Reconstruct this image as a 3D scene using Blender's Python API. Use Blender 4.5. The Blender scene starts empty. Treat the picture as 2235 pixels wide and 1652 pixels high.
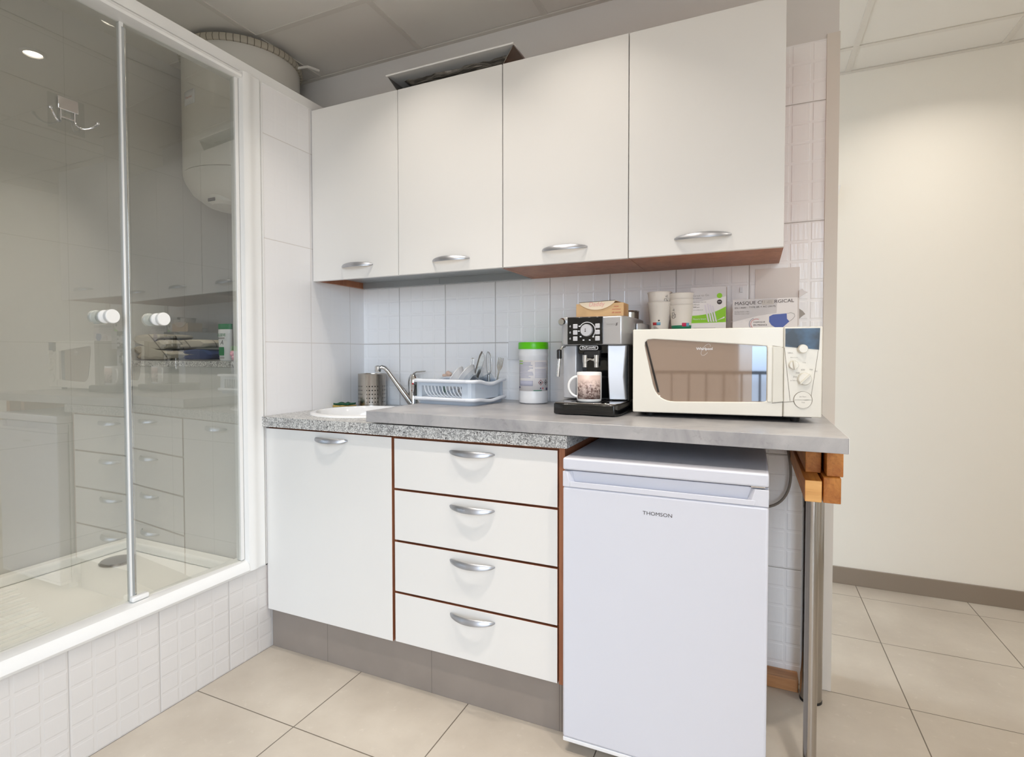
import bpy, bmesh, math, random
from math import sin, cos, pi, radians as R_
from mathutils import Vector, Matrix
random.seed(4)
SC = bpy.context.scene
COL = SC.collection

# ------------------------------------------------------------------ camera
FW = 2235.0
yaw, pitch, roll, foc = 0.431, -0.0269, -0.0016, 1194.94
cam_d = bpy.data.cameras.new('camera'); cam = bpy.data.objects.new('camera', cam_d); COL.objects.link(cam)
f_ = Vector((-sin(yaw)*cos(pitch), cos(yaw)*cos(pitch), sin(pitch)))
r_ = Vector((cos(yaw), sin(yaw), 0)); u_ = r_.cross(f_)
r2 = cos(roll)*r_ + sin(roll)*u_; u2 = -sin(roll)*r_ + cos(roll)*u_
cam.matrix_world = Matrix(((r2.x, u2.x, -f_.x, 1.6976), (r2.y, u2.y, -f_.y, -2.1186), (r2.z, u2.z, -f_.z, 1.1374), (0, 0, 0, 1)))
cam_d.sensor_width = 36; cam_d.sensor_fit = 'HORIZONTAL'
cam_d.lens = foc/FW*36
cam_d.shift_x = 24.39/FW; cam_d.shift_y = -20.67/FW
cam_d.clip_start = 0.02
SC.camera = cam
SC.view_settings.view_transform = 'Standard'; SC.view_settings.look = 'None'
SC.view_settings.gamma = 1; SC.view_settings.use_curve_mapping = False
SC.view_settings.exposure = 0.16

# ------------------------------------------------------------------ daylight
W = bpy.data.worlds.new('world'); SC.world = W; W.use_nodes = True
bg = W.node_tree.nodes['Background']; bg.inputs['Color'].default_value = (0.78, 0.88, 1.0, 1); bg.inputs['Strength'].default_value = 7.2
_t = W.node_tree; _tc = _t.nodes.new('ShaderNodeTexCoord'); _sp = _t.nodes.new('ShaderNodeSeparateXYZ'); _mr = _t.nodes.new('ShaderNodeMapRange'); _mx = _t.nodes.new('ShaderNodeMix'); _mx.data_type = 'RGBA'
_t.links.new(_tc.outputs['Generated'], _sp.inputs[0]); _t.links.new(_sp.outputs['Z'], _mr.inputs['Value']); _mr.inputs['From Min'].default_value = -0.05; _mr.inputs['From Max'].default_value = 0.05
_t.links.new(_mr.outputs[0], _mx.inputs['Factor']); _mx.inputs[6].default_value = (0.30, 0.30, 0.30, 1); _mx.inputs[7].default_value = (0.75, 0.87, 1.0, 1); _t.links.new(_mx.outputs[2], bg.inputs['Color'])
SC.cycles.max_bounces = 12; SC.cycles.diffuse_bounces = 6; SC.cycles.transparent_max_bounces = 12
SC.cycles.caustics_reflective = False; SC.cycles.caustics_refractive = False
pl = bpy.data.lights.new('window_daylight', 'AREA'); pl.shape = 'RECTANGLE'; pl.size = 2.1; pl.size_y = 2.3
pl.cycles.is_portal = True
po = bpy.data.objects.new('window_daylight', pl); COL.objects.link(po); po.location = (1.85, -2.93, 1.15); po.rotation_euler = (R_(90), 0, 0)
LAMP_W = 4.2
LAMP_C = (1.0, 0.91, 0.81)

# ------------------------------------------------------------------ materials
def lin(c):
    return tuple((x/255/12.92 if x/255 <= 0.04045 else ((x/255+0.055)/1.055)**2.4) for x in c) + (1,)
MATS = {}
def mat(name, rgb, rough=0.5, metal=0.0, spec=0.5, coat=0.0, **kw):
    m = bpy.data.materials.new(name); m.use_nodes = True
    b = m.node_tree.nodes['Principled BSDF']
    b.inputs['Base Color'].default_value = lin(rgb); b.inputs['Roughness'].default_value = rough
    b.inputs['Metallic'].default_value = metal; b.inputs['Specular IOR Level'].default_value = spec
    b.inputs['Coat Weight'].default_value = coat; b.inputs['Coat Roughness'].default_value = 0.03
    for k, v in kw.items(): b.inputs[k].default_value = v
    MATS[name] = m
    return m
class G:
    """small node graph helper"""
    def __init__(s, m): s.t = m.node_tree; s.b = s.t.nodes['Principled BSDF']
    def n(s, typ, **kw):
        x = s.t.nodes.new(typ)
        for k, v in kw.items(): setattr(x, k, v)
        return x
    def put(s, sock, v):
        if isinstance(v, bpy.types.NodeSocket): s.t.links.new(v, sock)
        else: sock.default_value = v
    def m(s, op, a, b=0.0, c=None):
        x = s.n('ShaderNodeMath', operation=op); s.put(x.inputs[0], a); s.put(x.inputs[1], b)
        if c is not None: s.put(x.inputs[2], c)
        return x.outputs[0]
    def pos(s):
        g = s.n('ShaderNodeNewGeometry'); sp = s.n('ShaderNodeSeparateXYZ'); s.t.links.new(g.outputs['Position'], sp.inputs[0])
        return g.outputs['Position'], sp.outputs
    def obj(s):
        g = s.n('ShaderNodeTexCoord'); return g.outputs['Object']
    def mapping(s, v, scale=(1, 1, 1), rot=(0, 0, 0)):
        x = s.n('ShaderNodeMapping'); s.t.links.new(v, x.inputs['Vector']); x.inputs['Scale'].default_value = scale; x.inputs['Rotation'].default_value = rot
        return x.outputs[0]
    def noise(s, v, scale, detail=4, rough=0.5, dist=0.0):
        x = s.n('ShaderNodeTexNoise'); s.t.links.new(v, x.inputs['Vector']); x.inputs['Scale'].default_value = scale
        x.inputs['Detail'].default_value = detail; x.inputs['Roughness'].default_value = rough; x.inputs['Distortion'].default_value = dist
        return x.outputs['Fac']
    def rng(s, v, a, b, c=0.0, d=1.0, smooth=False):
        x = s.n('ShaderNodeMapRange'); x.interpolation_type = 'SMOOTHSTEP' if smooth else 'LINEAR'
        s.put(x.inputs['Value'], v)
        for i, k in zip(('From Min', 'From Max', 'To Min', 'To Max'), (a, b, c, d)): x.inputs[i].default_value = k
        return x.outputs['Result']
    def mix(s, f, a, b):
        x = s.n('ShaderNodeMix', data_type='RGBA'); s.put(x.inputs['Factor'], f)
        s.put(x.inputs[6], a); s.put(x.inputs[7], b); return x.outputs[2]
    def bump(s, h, strength=0.3, dist=0.002):
        x = s.n('ShaderNodeBump'); s.put(x.inputs['Height'], h); x.inputs['Strength'].default_value = strength; x.inputs['Distance'].default_value = dist
        s.t.links.new(x.outputs[0], s.b.inputs['Normal'])
    def color(s, c): s.put(s.b.inputs['Base Color'], c)
    def rough(s, c): s.put(s.b.inputs['Roughness'], c)

def tile_mat(name, axis, off_u, off_v=-0.003, w=0.2465, h=0.3965, relief=0.35, rgb=(232, 230, 231), top=None, grout=(190, 186, 184), bd=0.0028):
    m = mat(name, rgb, 0.16, spec=0.5); g = G(m); P, xyz = g.pos()
    u = g.m('SUBTRACT', xyz['X' if axis == 'x' else 'Y'], off_u); v = g.m('SUBTRACT', xyz['Z'], off_v)
    du = g.m('PINGPONG', u, w/2); dv = g.m('PINGPONG', v, h/2)
    j = g.rng(g.m('MINIMUM', du, dv), 0.0006, 0.0022, smooth=True)
    su = g.m('PINGPONG', u, w/8); sv = g.m('PINGPONG', v, h/12)
    sq = g.rng(g.m('MINIMUM', su, sv), 0.003, 0.0065, smooth=True)
    st = g.noise(g.mapping(P, (90, 90, 9)), 1.0, 3)
    hgt = g.m('ADD', g.m('MULTIPLY', j, 1.0), g.m('MULTIPLY', sq, g.m('ADD', g.m('MULTIPLY', st, 0.5), -0.55 if False else 0.35)))
    col = g.mix(j, lin(grout), lin(rgb))
    if top is not None:
        k = g.m('GREATER_THAN', xyz['Z'], top)
        col = g.mix(k, col, lin((226, 224, 222)))
        g.rough(g.rng(k, 0, 1, 0.16, 0.7))
    if top is not None: hgt = g.m('MULTIPLY', hgt, g.m('SUBTRACT', 1.0, g.m('GREATER_THAN', xyz['Z'], top)))
    g.bump(hgt, relief, bd)
    g.color(col); return m
T_BACK = tile_mat('white relief wall tile', 'x', 0.205, relief=0.55, rgb=(251, 251, 253), top=2.178)
T_LEFT = tile_mat('white smooth wall tile', 'y', -0.345, relief=0.12, rgb=(238, 236, 236), grout=(212, 206, 202))
T_SILL = tile_mat('white embossed sill tile', 'y', -0.510, -0.0015, w=0.2535, h=0.33, relief=0.38, rgb=(214, 210, 207))
PAINT = mat('white matt wall paint', (224, 223, 222), 0.75)
BEIGE = mat('warm white wall paint', (238, 236, 229), 0.7)
CEIL = mat('ceiling panel', (222, 219, 213), 0.85)
BAR = mat('ceiling bar lacquer', (212, 208, 201), 0.5)
def floor_mat():
    m = mat('beige floor tile', (205, 192, 172), 0.38); g = G(m); P, xyz = g.pos()
    du = g.m('PINGPONG', g.m('ADD', xyz['X'], 0.0), 0.4335/2)
    dv = g.m('PINGPONG', g.m('ADD', xyz['Y'], 0.007), 0.442/2)
    j = g.rng(g.m('MINIMUM', du, dv), 0.0011, 0.0022, smooth=True)
    n1 = g.noise(P, 3.2, 6, 0.6); n2 = g.noise(g.mapping(P, (1, 1, 1)), 34, 3, 0.6)
    base = g.mix(g.rng(n1, 0.35, 0.68), lin((180, 170, 157)), lin((197, 188, 175)))
    base = g.mix(g.rng(n2, 0.62, 0.75, 0, 0.3), base, lin((216, 208, 196)))
    g.color(g.mix(j, lin((105, 96, 84)), base)); g.rough(g.rng(n1, 0.3, 0.7, 0.34, 0.48)); g.bump(j, 0.5, 0.0012)
    return m
FLOOR = floor_mat()
PLINTH = mat('grey brown plinth tile', (140, 130, 123), 0.45)
def plinth_mat():
    g = G(PLINTH); P, xyz = g.pos()
    a = g.m('PINGPONG', g.m('SUBTRACT', xyz['X'], 0.279), 0.45/2)
    j = g.rng(a, 0.0006, 0.0016)
    n = g.noise(P, 9, 4)
    g.color(g.mix(j, lin((112, 104, 98)), g.mix(n, lin((134, 125, 118)), lin((150, 140, 132)))))
plinth_mat()
def granite():
    m = mat('speckled granite laminate', (200, 200, 198), 0.3); g = G(m); P, xyz = g.pos()
    v1 = g.noise(P, 85, 2, 0.55, 2.5); v2 = g.noise(P, 60, 2, 0.6, 3.5)
    c = g.mix(g.rng(v1, 0.44, 0.56), lin((150, 149, 148)), lin((222, 221, 218)))
    c = g.mix(g.rng(v2, 0.60, 0.64), c, lin((70, 66, 66)))
    g.color(c); return m
GRAN = granite()
def concrete():
    m = mat('grey concrete laminate', (150, 148, 148), 0.28); g = G(m); P, xyz = g.pos()
    n1 = g.noise(P, 7, 7, 0.62, 0.6); n2 = g.noise(P, 40, 4, 0.6, 1.0)
    c = g.mix(g.rng(n1, 0.36, 0.66), lin((148, 147, 150)), lin((180, 178, 178)))
    c = g.mix(g.rng(n2, 0.6, 0.75, 0, 0.35), c, lin((110, 108, 110)))
    g.color(c); g.rough(g.rng(n1, 0.3, 0.7, 0.28, 0.33)); return m
CONC = concrete()
def wood(name, a, b, axis='y', sc=26, rough=0.5):
    m = mat(name, a, rough); g = G(m); o = g.obj()
    s = {'x': (0.10, 1, 1), 'y': (1, 0.10, 1), 'z': (1, 1, 0.10)}[axis]
    n = g.noise(g.mapping(o, s), sc, 5, 0.6, 0.8); n2 = g.noise(g.mapping(o, s), sc*5, 2, 0.5)
    c = g.mix(g.rng(n, 0.38, 0.62), lin(a), lin(b)); c = g.mix(g.rng(n2, 0.55, 0.7, 0, 0.35), c, lin(tuple(x*0.8 for x in a)))
    g.color(c); g.bump(n, 0.15, 0.001); return m
CARC = wood('reddish brown chipboard melamine', (150, 92, 62), (168, 110, 78), 'z', 18, 0.45)
BEAM = wood('orange stained pine', (176, 104, 36), (210, 140, 62), 'y', 22, 0.5)
BEAM_L = wood('pale pine end', (205, 150, 84), (222, 170, 104), 'x', 34, 0.5)
BATTEN = wood('pine batten', (176, 122, 78), (198, 148, 104), 'x', 22, 0.5)
DOORM = mat('cream white lacquered door', (231, 229, 226), 0.32)
ALU = mat('satin aluminium', (186, 188, 194), 0.38, 1.0)
CHROME = mat('polished chrome', (214, 214, 214), 0.06, 1.0)
CHROME_D = mat('leg chrome', (176, 172, 168), 0.14, 1.0)
STEEL = mat('brushed steel', (186, 182, 176), 0.26, 1.0)
STEEL_G = mat('galvanised sheet', (150, 146, 140), 0.35, 1.0)
DARKST = mat('dark knife steel', (120, 116, 112), 0.2, 1.0)
W_FRAME = mat('white lacquered profile', (236, 235, 233), 0.22, coat=0.3)
W_PLAST = mat('white plastic', (236, 237, 240), 0.3)
W_CER = mat('white ceramic', (244, 243, 242), 0.1, coat=0.5)
W_ACR = mat('white acrylic tray', (246, 245, 242), 0.22)
W_ENAM = mat('white enamel', (224, 221, 214), 0.28)
W_FRIDGE = mat('fridge white lacquer', (213, 215, 225), 0.28)
G_SEAL = mat('grey rubber seal', (110, 110, 116), 0.6)
DARKGAP = mat('dark seal', (52, 52, 64), 0.6)
CREAMP = mat('cream microwave plastic', (233, 230, 220), 0.25, coat=0.15)
CREAM_D = mat('cream panel plastic', (226, 223, 212), 0.32)
BLK = mat('gloss black plastic', (14, 14, 15), 0.12, coat=0.3)
BLKM = mat('matt black plastic', (30, 29, 30), 0.45)
SILV = mat('silver painted plastic', (190, 190, 192), 0.30, 0.55)
SILVL = mat('light silver panel', (206, 207, 212), 0.36, 0.35)
INK = mat('dark print', (60, 50, 48), 0.6)
INK_L = mat('light grey print', (150, 146, 142), 0.6)
INK_LOGO = mat('pale logo print', (226, 226, 228), 0.5)
KRAFT = mat('kraft cardboard', (222, 184, 136), 0.7)
KRAFT_L = mat('pale cardboard flap', (244, 226, 200), 0.7)
KRAFT_S = mat('kraft side print', (206, 140, 80), 0.7)
REDINK = mat('red ink', (196, 60, 66), 0.6)
PINKINK = mat('faded pink ink', (238, 176, 170), 0.6)
CUP = mat('paper cup', (232, 226, 218), 0.55)
CARD = mat('white carton', (236, 232, 232), 0.5)
CARD_G = mat('grey carton print', (208, 204, 206), 0.5)
CARD_S = mat('carton side', (210, 200, 194), 0.6)
LIME = mat('lime green print', (142, 205, 30), 0.5)
GRNCAP = mat('bright green plastic', (96, 206, 12), 0.3)
BLUEM = mat('blue mask print', (84, 104, 176), 0.5)
BLUEL = mat('cyan print', (110, 176, 205), 0.5)
GREENP = mat('dark green print', (22, 128, 92), 0.5)
MAGENTA = mat('magenta print', (206, 40, 90), 0.5)
LAVEN = mat('lavender print', (196, 196, 214), 0.5)
NAVY = mat('navy print', (64, 62, 110), 0.5)
RACK = mat('pale grey blue plastic', (198, 208, 220), 0.3)
RACK_W = mat('white rim plastic', (232, 236, 243), 0.28)
NAVYCL = mat('navy blue cloth', (22, 46, 96), 0.85)
GREEN_B = mat('green bottle cap', (20, 126, 74), 0.4)
PINK = mat('pink plastic', (232, 168, 184), 0.6)
PEACH = mat('pale peach petals', (236, 206, 188), 0.7)
TEAL = mat('grey green pot', (120, 150, 144), 0.4)
CABLE = mat('grey cable', (134, 126, 118), 0.6)
RED = mat('red dot', (206, 30, 36), 0.4)
GREYPLATE = mat('grey satin plate', (168, 172, 174), 0.3, 0.4)
def cloth_mat():
    m = mat('striped grey towel', (176, 168, 154), 0.9); g = G(m); P, xyz = g.pos()
    d = g.m('PINGPONG', g.m('ADD', g.m('MULTIPLY', xyz['X'], 0.5), g.m('ADD', xyz['Y'], g.m('MULTIPLY', xyz['Z'], 0.6))), 0.05)
    g.color(g.mix(g.rng(d, 0.0018, 0.0026), lin((112, 106, 98)), lin((178, 171, 158)))); g.bump(g.noise(P, 500, 2), 0.4, 0.001); return m
TOWEL = cloth_mat()
def sponge_mat(name, rgb):
    m = mat(name, rgb, 0.9); g = G(m); P, _ = g.pos(); n = g.noise(P, 420, 3)
    g.color(g.mix(g.rng(n, 0.4, 0.6), lin(tuple(int(c*0.75) for c in rgb)), lin(rgb))); g.bump(n, 0.6, 0.002); return m
SPONGE_Y = sponge_mat('yellow foam', (206, 176, 96)); SPONGE_G = sponge_mat('green scouring pad', (34, 92, 66))
def print_mat():
    m = mat('sepia village print', (200, 176, 168), 0.35); g = G(m); o = g.obj()
    n = g.noise(o, 60, 6, 0.7, 1.5); n2 = g.noise(o, 160, 3, 0.6, 1.0)
    sp = g.n('ShaderNodeSeparateXYZ'); g.t.links.new(o, sp.inputs[0])
    low = g.rng(sp.outputs['Z'], 0.075, 0.045)
    c = g.mix(g.m('MULTIPLY', g.rng(n, 0.42, 0.56), low), lin((214, 192, 184)), lin((104, 72, 64)))
    c = g.mix(g.m('MULTIPLY', g.rng(n2, 0.55, 0.62), low), c, lin((232, 214, 204))); g.color(c); return m
SEPIA = print_mat()
def screen_mat():
    m = mat('blue black display window', (22, 36, 50), 0.16, spec=0.35); g = G(m); o = g.obj(); n = g.noise(o, 14, 3)
    g.color(g.mix(g.rng(n, 0.4, 0.6), lin((16, 28, 38)), lin((52, 84, 116)))); return m
SCREEN = screen_mat()
TINT = mat('brown tinted oven glass', (142, 122, 106), 0.04, spec=0.9, coat=0.6)
def crumple():
    m = mat('crumpled foil', (150, 144, 136), 0.42, 0.8); g = G(m); P, _ = g.pos()
    g.bump(g.noise(g.mapping(P, (6, 20, 30)), 1.0, 4, 0.6, 1.0), 0.8, 0.02); return m
FOIL = crumple()
def glass_mat(name, tint, ior=1.6, gain=1.0):
    m = bpy.data.materials.new(name); m.use_nodes = True; t = m.node_tree; t.nodes.clear()
    out = t.nodes.new('ShaderNodeOutputMaterial'); mx = t.nodes.new('ShaderNodeMixShader'); tr = t.nodes.new('ShaderNodeBsdfTransparent')
    gl = t.nodes.new('ShaderNodeBsdfGlossy'); fr = t.nodes.new('ShaderNodeFresnel'); fr.inputs['IOR'].default_value = ior
    tr.inputs['Color'].default_value = tint; gl.inputs['Roughness'].default_value = 0.0; gl.inputs['Color'].default_value = (1, 1, 1, 1)
    mu = t.nodes.new('ShaderNodeMath'); mu.operation = 'MULTIPLY'; mu.inputs[1].default_value = gain; mu.use_clamp = True
    gm = t.nodes.new('ShaderNodeNewGeometry'); ff = t.nodes.new('ShaderNodeMath'); ff.operation = 'SUBTRACT'; ff.inputs[0].default_value = 1.0
    t.links.new(gm.outputs['Backfacing'], ff.inputs[1]); m2 = t.nodes.new('ShaderNodeMath'); m2.operation = 'MULTIPLY'; t.links.new(ff.outputs[0], m2.inputs[1]); t.links.new(mu.outputs[0], m2.inputs[0])
    t.links.new(fr.outputs[0], mu.inputs[0]); t.links.new(m2.outputs[0], mx.inputs[0]); t.links.new(tr.outputs[0], mx.inputs[1]); t.links.new(gl.outputs[0], mx.inputs[2]); t.links.new(mx.outputs[0], out.inputs[0])
    MATS[name] = m; return m
SH_GLASS = glass_mat('shower safety glass', (0.88, 0.89, 0.87, 1), 1.6, 2.6)
CLEAR = glass_mat('clear glass', (0.90, 0.92, 0.94, 1), 1.5, 1.0)
WINGL = glass_mat('window glass', (0.97, 0.98, 0.99, 1), 1.45, 0.6)
def emit(name, rgb, st):
    m = bpy.data.materials.new(name); m.use_nodes = True; b = m.node_tree.nodes['Principled BSDF']
    b.inputs['Emission Color'].default_value = (*rgb, 1); b.inputs['Emission Strength'].default_value = st; b.inputs['Base Color'].default_value = (0.8, 0.8, 0.8, 1); return m
LENS = emit('glowing lamp lens', (1.0, 0.9, 0.75), 12.0)

# ------------------------------------------------------------------ mesh helpers
class B:
    def __init__(s): s.bm = bmesh.new(); s.mi = 0
    def _f(s, vs):
        try: f = s.bm.faces.new(vs)
        except ValueError: return None
        f.material_index = s.mi; return f
    def box(s, x0, x1, y0, y1, z0, z1, M=None):
        c = [(x, y, z) for x in (x0, x1) for y in (y0, y1) for z in (z0, z1)]
        v = [s.bm.verts.new(M @ Vector(p) if M else p) for p in c]
        for q in ((0, 1, 3, 2), (4, 6, 7, 5), (0, 4, 5, 1), (2, 3, 7, 6), (0, 2, 6, 4), (1, 5, 7, 3)): s._f([v[i] for i in q])
        return s
    def loft(s, rings, cap0=True, cap1=True, closed=True):
        vr = [[s.bm.verts.new(p) for p in r] for r in rings]
        n = len(rings[0])
        for a, b in zip(vr, vr[1:]):
            for i in range(n if closed else n-1):
                j = (i+1) % n; s._f([a[i], a[j], b[j], b[i]])
        if cap0: s._f(list(reversed(vr[0])))
        if cap1: s._f(vr[-1])
        return s
    def lathe(s, prof, c=(0, 0, 0), n=40, axis='z', caps=True):
        rings = []
        for r, h in prof:
            r = max(r, 1e-5); ring = []
            for i in range(n):
                a = 2*pi*i/n
                if axis == 'z': p = (c[0]+r*cos(a), c[1]+r*sin(a), c[2]+h)
                elif axis == 'y': p = (c[0]+r*cos(a), c[1]+h, c[2]-r*sin(a))
                else: p = (c[0]+h, c[1]+r*cos(a), c[2]+r*sin(a))
                ring.append(p)
            rings.append(ring)
        return s.loft(rings, caps, caps)
    def tube(s, pts, rad, n=14, ex=1.0, cap=True):
        pts = [Vector(p) for p in pts]; rings = []; prev = None
        for i, p in enumerate(pts):
            t = (pts[min(i+1, len(pts)-1)] - pts[max(i-1, 0)]).normalized()
            if prev is None:
                up = Vector((0, 0, 1)) if abs(t.z) < 0.9 else Vector((1, 0, 0)); a = t.cross(up).normalized()
            else: a = (prev - t*prev.dot(t)).normalized()
            prev = a; b = t.cross(a); r = rad[i] if isinstance(rad, (list, tuple)) else rad
            rings.append([p + a*r*cos(2*pi*k/n) + b*r*ex*sin(2*pi*k/n) for k in range(n)])
        return s.loft(rings, cap, cap)
    def prism(s, poly, y0, y1):          # poly in (x,z), extruded along y
        return s.loft([[(x, y0, z) for x, z in poly], [(x, y1, z) for x, z in poly]])
    def prism_z(s, poly, z0, z1):
        return s.loft([[(x, y, z0) for x, y in poly], [(x, y, z1) for x, y in poly]])
    def ring(s, outer, inner, y0, y1):    # frame with a hole, (x,z) loops of equal length
        n = len(outer); O0 = [s.bm.verts.new((x, y0, z)) for x, z in outer]; I0 = [s.bm.verts.new((x, y0, z)) for x, z in inner]
        O1 = [s.bm.verts.new((x, y1, z)) for x, z in outer]; I1 = [s.bm.verts.new((x, y1, z)) for x, z in inner]
        for i in range(n):
            j = (i+1) % n
            s._f([O0[i], O0[j], I0[j], I0[i]]); s._f([O1[j], O1[i], I1[i], I1[j]]); s._f([O0[j], O0[i], O1[i], O1[j]]); s._f([I0[i], I0[j], I1[j], I1[i]])
        return s
    def wrap(s, c, r0, r1, z0, z1, a0, a1, n=10, off=0.0004):  # patch on an upright (conical) wall
        a = [a0+(a1-a0)*i/n for i in range(n+1)]
        lo = [s.bm.verts.new((c[0]+(r0+off)*cos(t), c[1]+(r0+off)*sin(t), z0)) for t in a]
        hi = [s.bm.verts.new((c[0]+(r1+off)*cos(t), c[1]+(r1+off)*sin(t), z1)) for t in a]
        for i in range(n): s._f([lo[i], lo[i+1], hi[i+1], hi[i]])
        return s
    def add_mesh(s, me, M):
        b2 = bmesh.new(); b2.from_mesh(me); b2.transform(M); t = bpy.data.meshes.new('t'); b2.to_mesh(t); b2.free(); s.bm.from_mesh(t); bpy.data.meshes.remove(t); return s
def link(o, parent=None):
    COL.objects.link(o)
    if parent is not None: o.parent = parent
    return o
def obj(name, b, m, parent=None, bevel=0, seg=2, smooth=True, loc=None, rot=None, sub=0, angle=35, solid=0):
    bmesh.ops.recalc_face_normals(b.bm, faces=b.bm.faces[:])
    me = bpy.data.meshes.new(name); b.bm.to_mesh(me); b.bm.free()
    for x in (m if isinstance(m, (list, tuple)) else [m]): me.materials.append(x)
    o = bpy.data.objects.new(name, me); link(o, parent)
    if loc: o.location = loc
    if rot: o.rotation_euler = rot
    if solid:
        k = o.modifiers.new('thick', 'SOLIDIFY'); k.thickness = solid; k.offset = 0
    if bevel:
        k = o.modifiers.new('bevel', 'BEVEL'); k.width = bevel; k.segments = seg; k.limit_method = 'ANGLE'; k.angle_limit = R_(40); k.harden_normals = False
    if sub:
        k = o.modifiers.new('sub', 'SUBSURF'); k.levels = sub; k.render_levels = sub
    if smooth:
        me.shade_smooth(); me.set_sharp_from_angle(angle=R_(angle))
    return o
def tag(o, label, cat, group=None, kind=None):
    if label: o['label'] = label
    if cat: o['category'] = cat
    if group: o['group'] = group
    if kind: o['kind'] = kind
    return o
def thing(name, label, cat, loc=(0, 0, 0), rz=0, group=None):
    o = bpy.data.objects.new(name, None); o.empty_display_size = 0.02; link(o); o.location = loc; o.rotation_euler = (0, 0, rz)
    return tag(o, label, cat, group)
def struct(name, b, m, **kw):
    o = obj(name, b, m, **kw); o['kind'] = 'structure'; return o
FONT = {}
def text(body, w, x, z, y, m, parent, name='lettering', h=None, bold=0.0, shear=0.0, rz=0.0, depth=0.0003, tilt=0.0, align='C', M=None):
    """flat lettering facing -y, fitted to width w, centred (or left aligned) at x,z"""
    c = bpy.data.curves.new('t', 'FONT'); c.body = body; c.size = 1; c.offset = bold if bold >= 0.01 and 'M' not in body and 'm' not in body else 0.0; c.shear = shear; c.extrude = 0.0
    c.resolution_u = 3
    o = bpy.data.objects.new('t', c); COL.objects.link(o)
    me = bpy.data.meshes.new_from_object(o); bpy.data.objects.remove(o)
    xs = [v.co.x for v in me.vertices]; ys = [v.co.y for v in me.vertices]
    if not xs: return None
    x0, x1, y0, y1 = min(xs), max(xs), min(ys), max(ys); sx = w/(x1-x0); sy = (h/(y1-y0)) if h else sx
    for v in me.vertices:
        a = (v.co.x-(x0+x1)/2)*sx; b = (v.co.y-(y0+y1)/2)*sy
        if align == 'L': a += w/2
        a, b = a*cos(tilt)-b*sin(tilt), a*sin(tilt)+b*cos(tilt)
        v.co = Vector((x+a, y-depth, z+b))
        if M: v.co = M @ v.co
    me.materials.clear(); me.materials.append(m); me.name = name
    return link(bpy.data.objects.new(name, me), parent)
def decal(poly, y, m, parent, name, d=0.0004):
    return obj(name, B().prism(poly, y-d, y), m, parent, smooth=False)
def rect(x0, x1, z0, z1): return [(x0, z0), (x1, z0), (x1, z1), (x0, z1)]
def rrect(x0, x1, z0, z1, r, n=5):
    P = []
    for cx, cz, a0 in ((x1-r, z0+r, -pi/2), (x1-r, z1-r, 0), (x0+r, z1-r, pi/2), (x0+r, z0+r, pi)):
        P += [(cx+r*cos(a0+pi/2*i/n), cz+r*sin(a0+pi/2*i/n)) for i in range(n+1)]
    return P
def disc(cx, cz, rx, rz=None, n=24, a0=0, a1=2*pi):
    rz = rz or rx
    return [(cx+rx*cos(a0+(a1-a0)*i/n), cz+rz*sin(a0+(a1-a0)*i/n)) for i in range(n)]
def arc_band(cx, cz, r, w, a0, a1, n=20):
    o = [(cx+(r+w/2)*cos(a0+(a1-a0)*i/n), cz+(r+w/2)*sin(a0+(a1-a0)*i/n)) for i in range(n+1)]
    i_ = [(cx+(r-w/2)*cos(a0+(a1-a0)*i/n), cz+(r-w/2)*sin(a0+(a1-a0)*i/n)) for i in range(n+1)]
    return o + i_[::-1]
def band(b, pts, w, y, d=0.0004):   # thin flat stroke in (x,z) facing -y
    L = []; Rr = []
    for i, p in enumerate(pts):
        a = pts[max(i-1, 0)]; c = pts[min(i+1, len(pts)-1)]; dx, dz = c[0]-a[0], c[1]-a[1]; l = math.hypot(dx, dz) or 1
        L.append((p[0]-dz/l*w/2, p[1]+dx/l*w/2)); Rr.append((p[0]+dz/l*w/2, p[1]-dx/l*w/2))
    for i in range(len(pts)-1): b.prism([L[i], L[i+1], Rr[i+1], Rr[i]], y-d, y)
    return b

# ------------------------------------------------------------------ room
ZC = 2.494
YF, XR = -2.85, 3.6
struct('floor', B().box(-0.85, XR, YF, 1.10, -0.05, 0), FLOOR, smooth=False)
struct('ceiling', B().box(-0.85, XR, YF, 1.10, ZC+0.004, ZC+0.06), CEIL, smooth=False)
b = B()
for k in range(-1, 7):
    x = -0.245+0.5865*k
    if -0.8 < x < XR: b.box(x-0.012, x+0.012, YF, 1.03, ZC, ZC+0.004)
for k in range(-5, 2):
    y = 0.195+0.588*k
    if y > YF: b.box(-0.80, XR, y-0.012, y+0.012, ZC-0.0004, ZC+0.0036)
b.box(-0.80, 1.945, -0.02, 0, ZC-0.002, ZC+0.003); b.box(1.945, XR, 1.01, 1.03, ZC-0.002, ZC+0.003)
struct('trim_1', b, BAR, smooth=False)
struct('wall_back', B().box(-0.85, 1.945, 0, 0.12, 0, ZC+0.02), T_BACK, smooth=False)
struct('trim_2', B().box(1.9105, 1.948, -0.006, 0.0, 0.0, 2.19), mat('grey beige edge strip', (224, 218, 210), 0.5), smooth=False)
struct('wall_far', B().box(-0.75, XR, 1.03, 1.10, 0, ZC+0.02), BEIGE, smooth=False)
struct('baseboard_far', B().box(-0.6, XR, 1.019, 1.03, 0, 0.083), mat('grey brown skirting', (142, 130, 118), 0.4), bevel=0.001)
struct('wall_right', B().box(XR, XR+0.06, YF, 1.10, 0, ZC+0.02), BEIGE, smooth=False)
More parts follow.
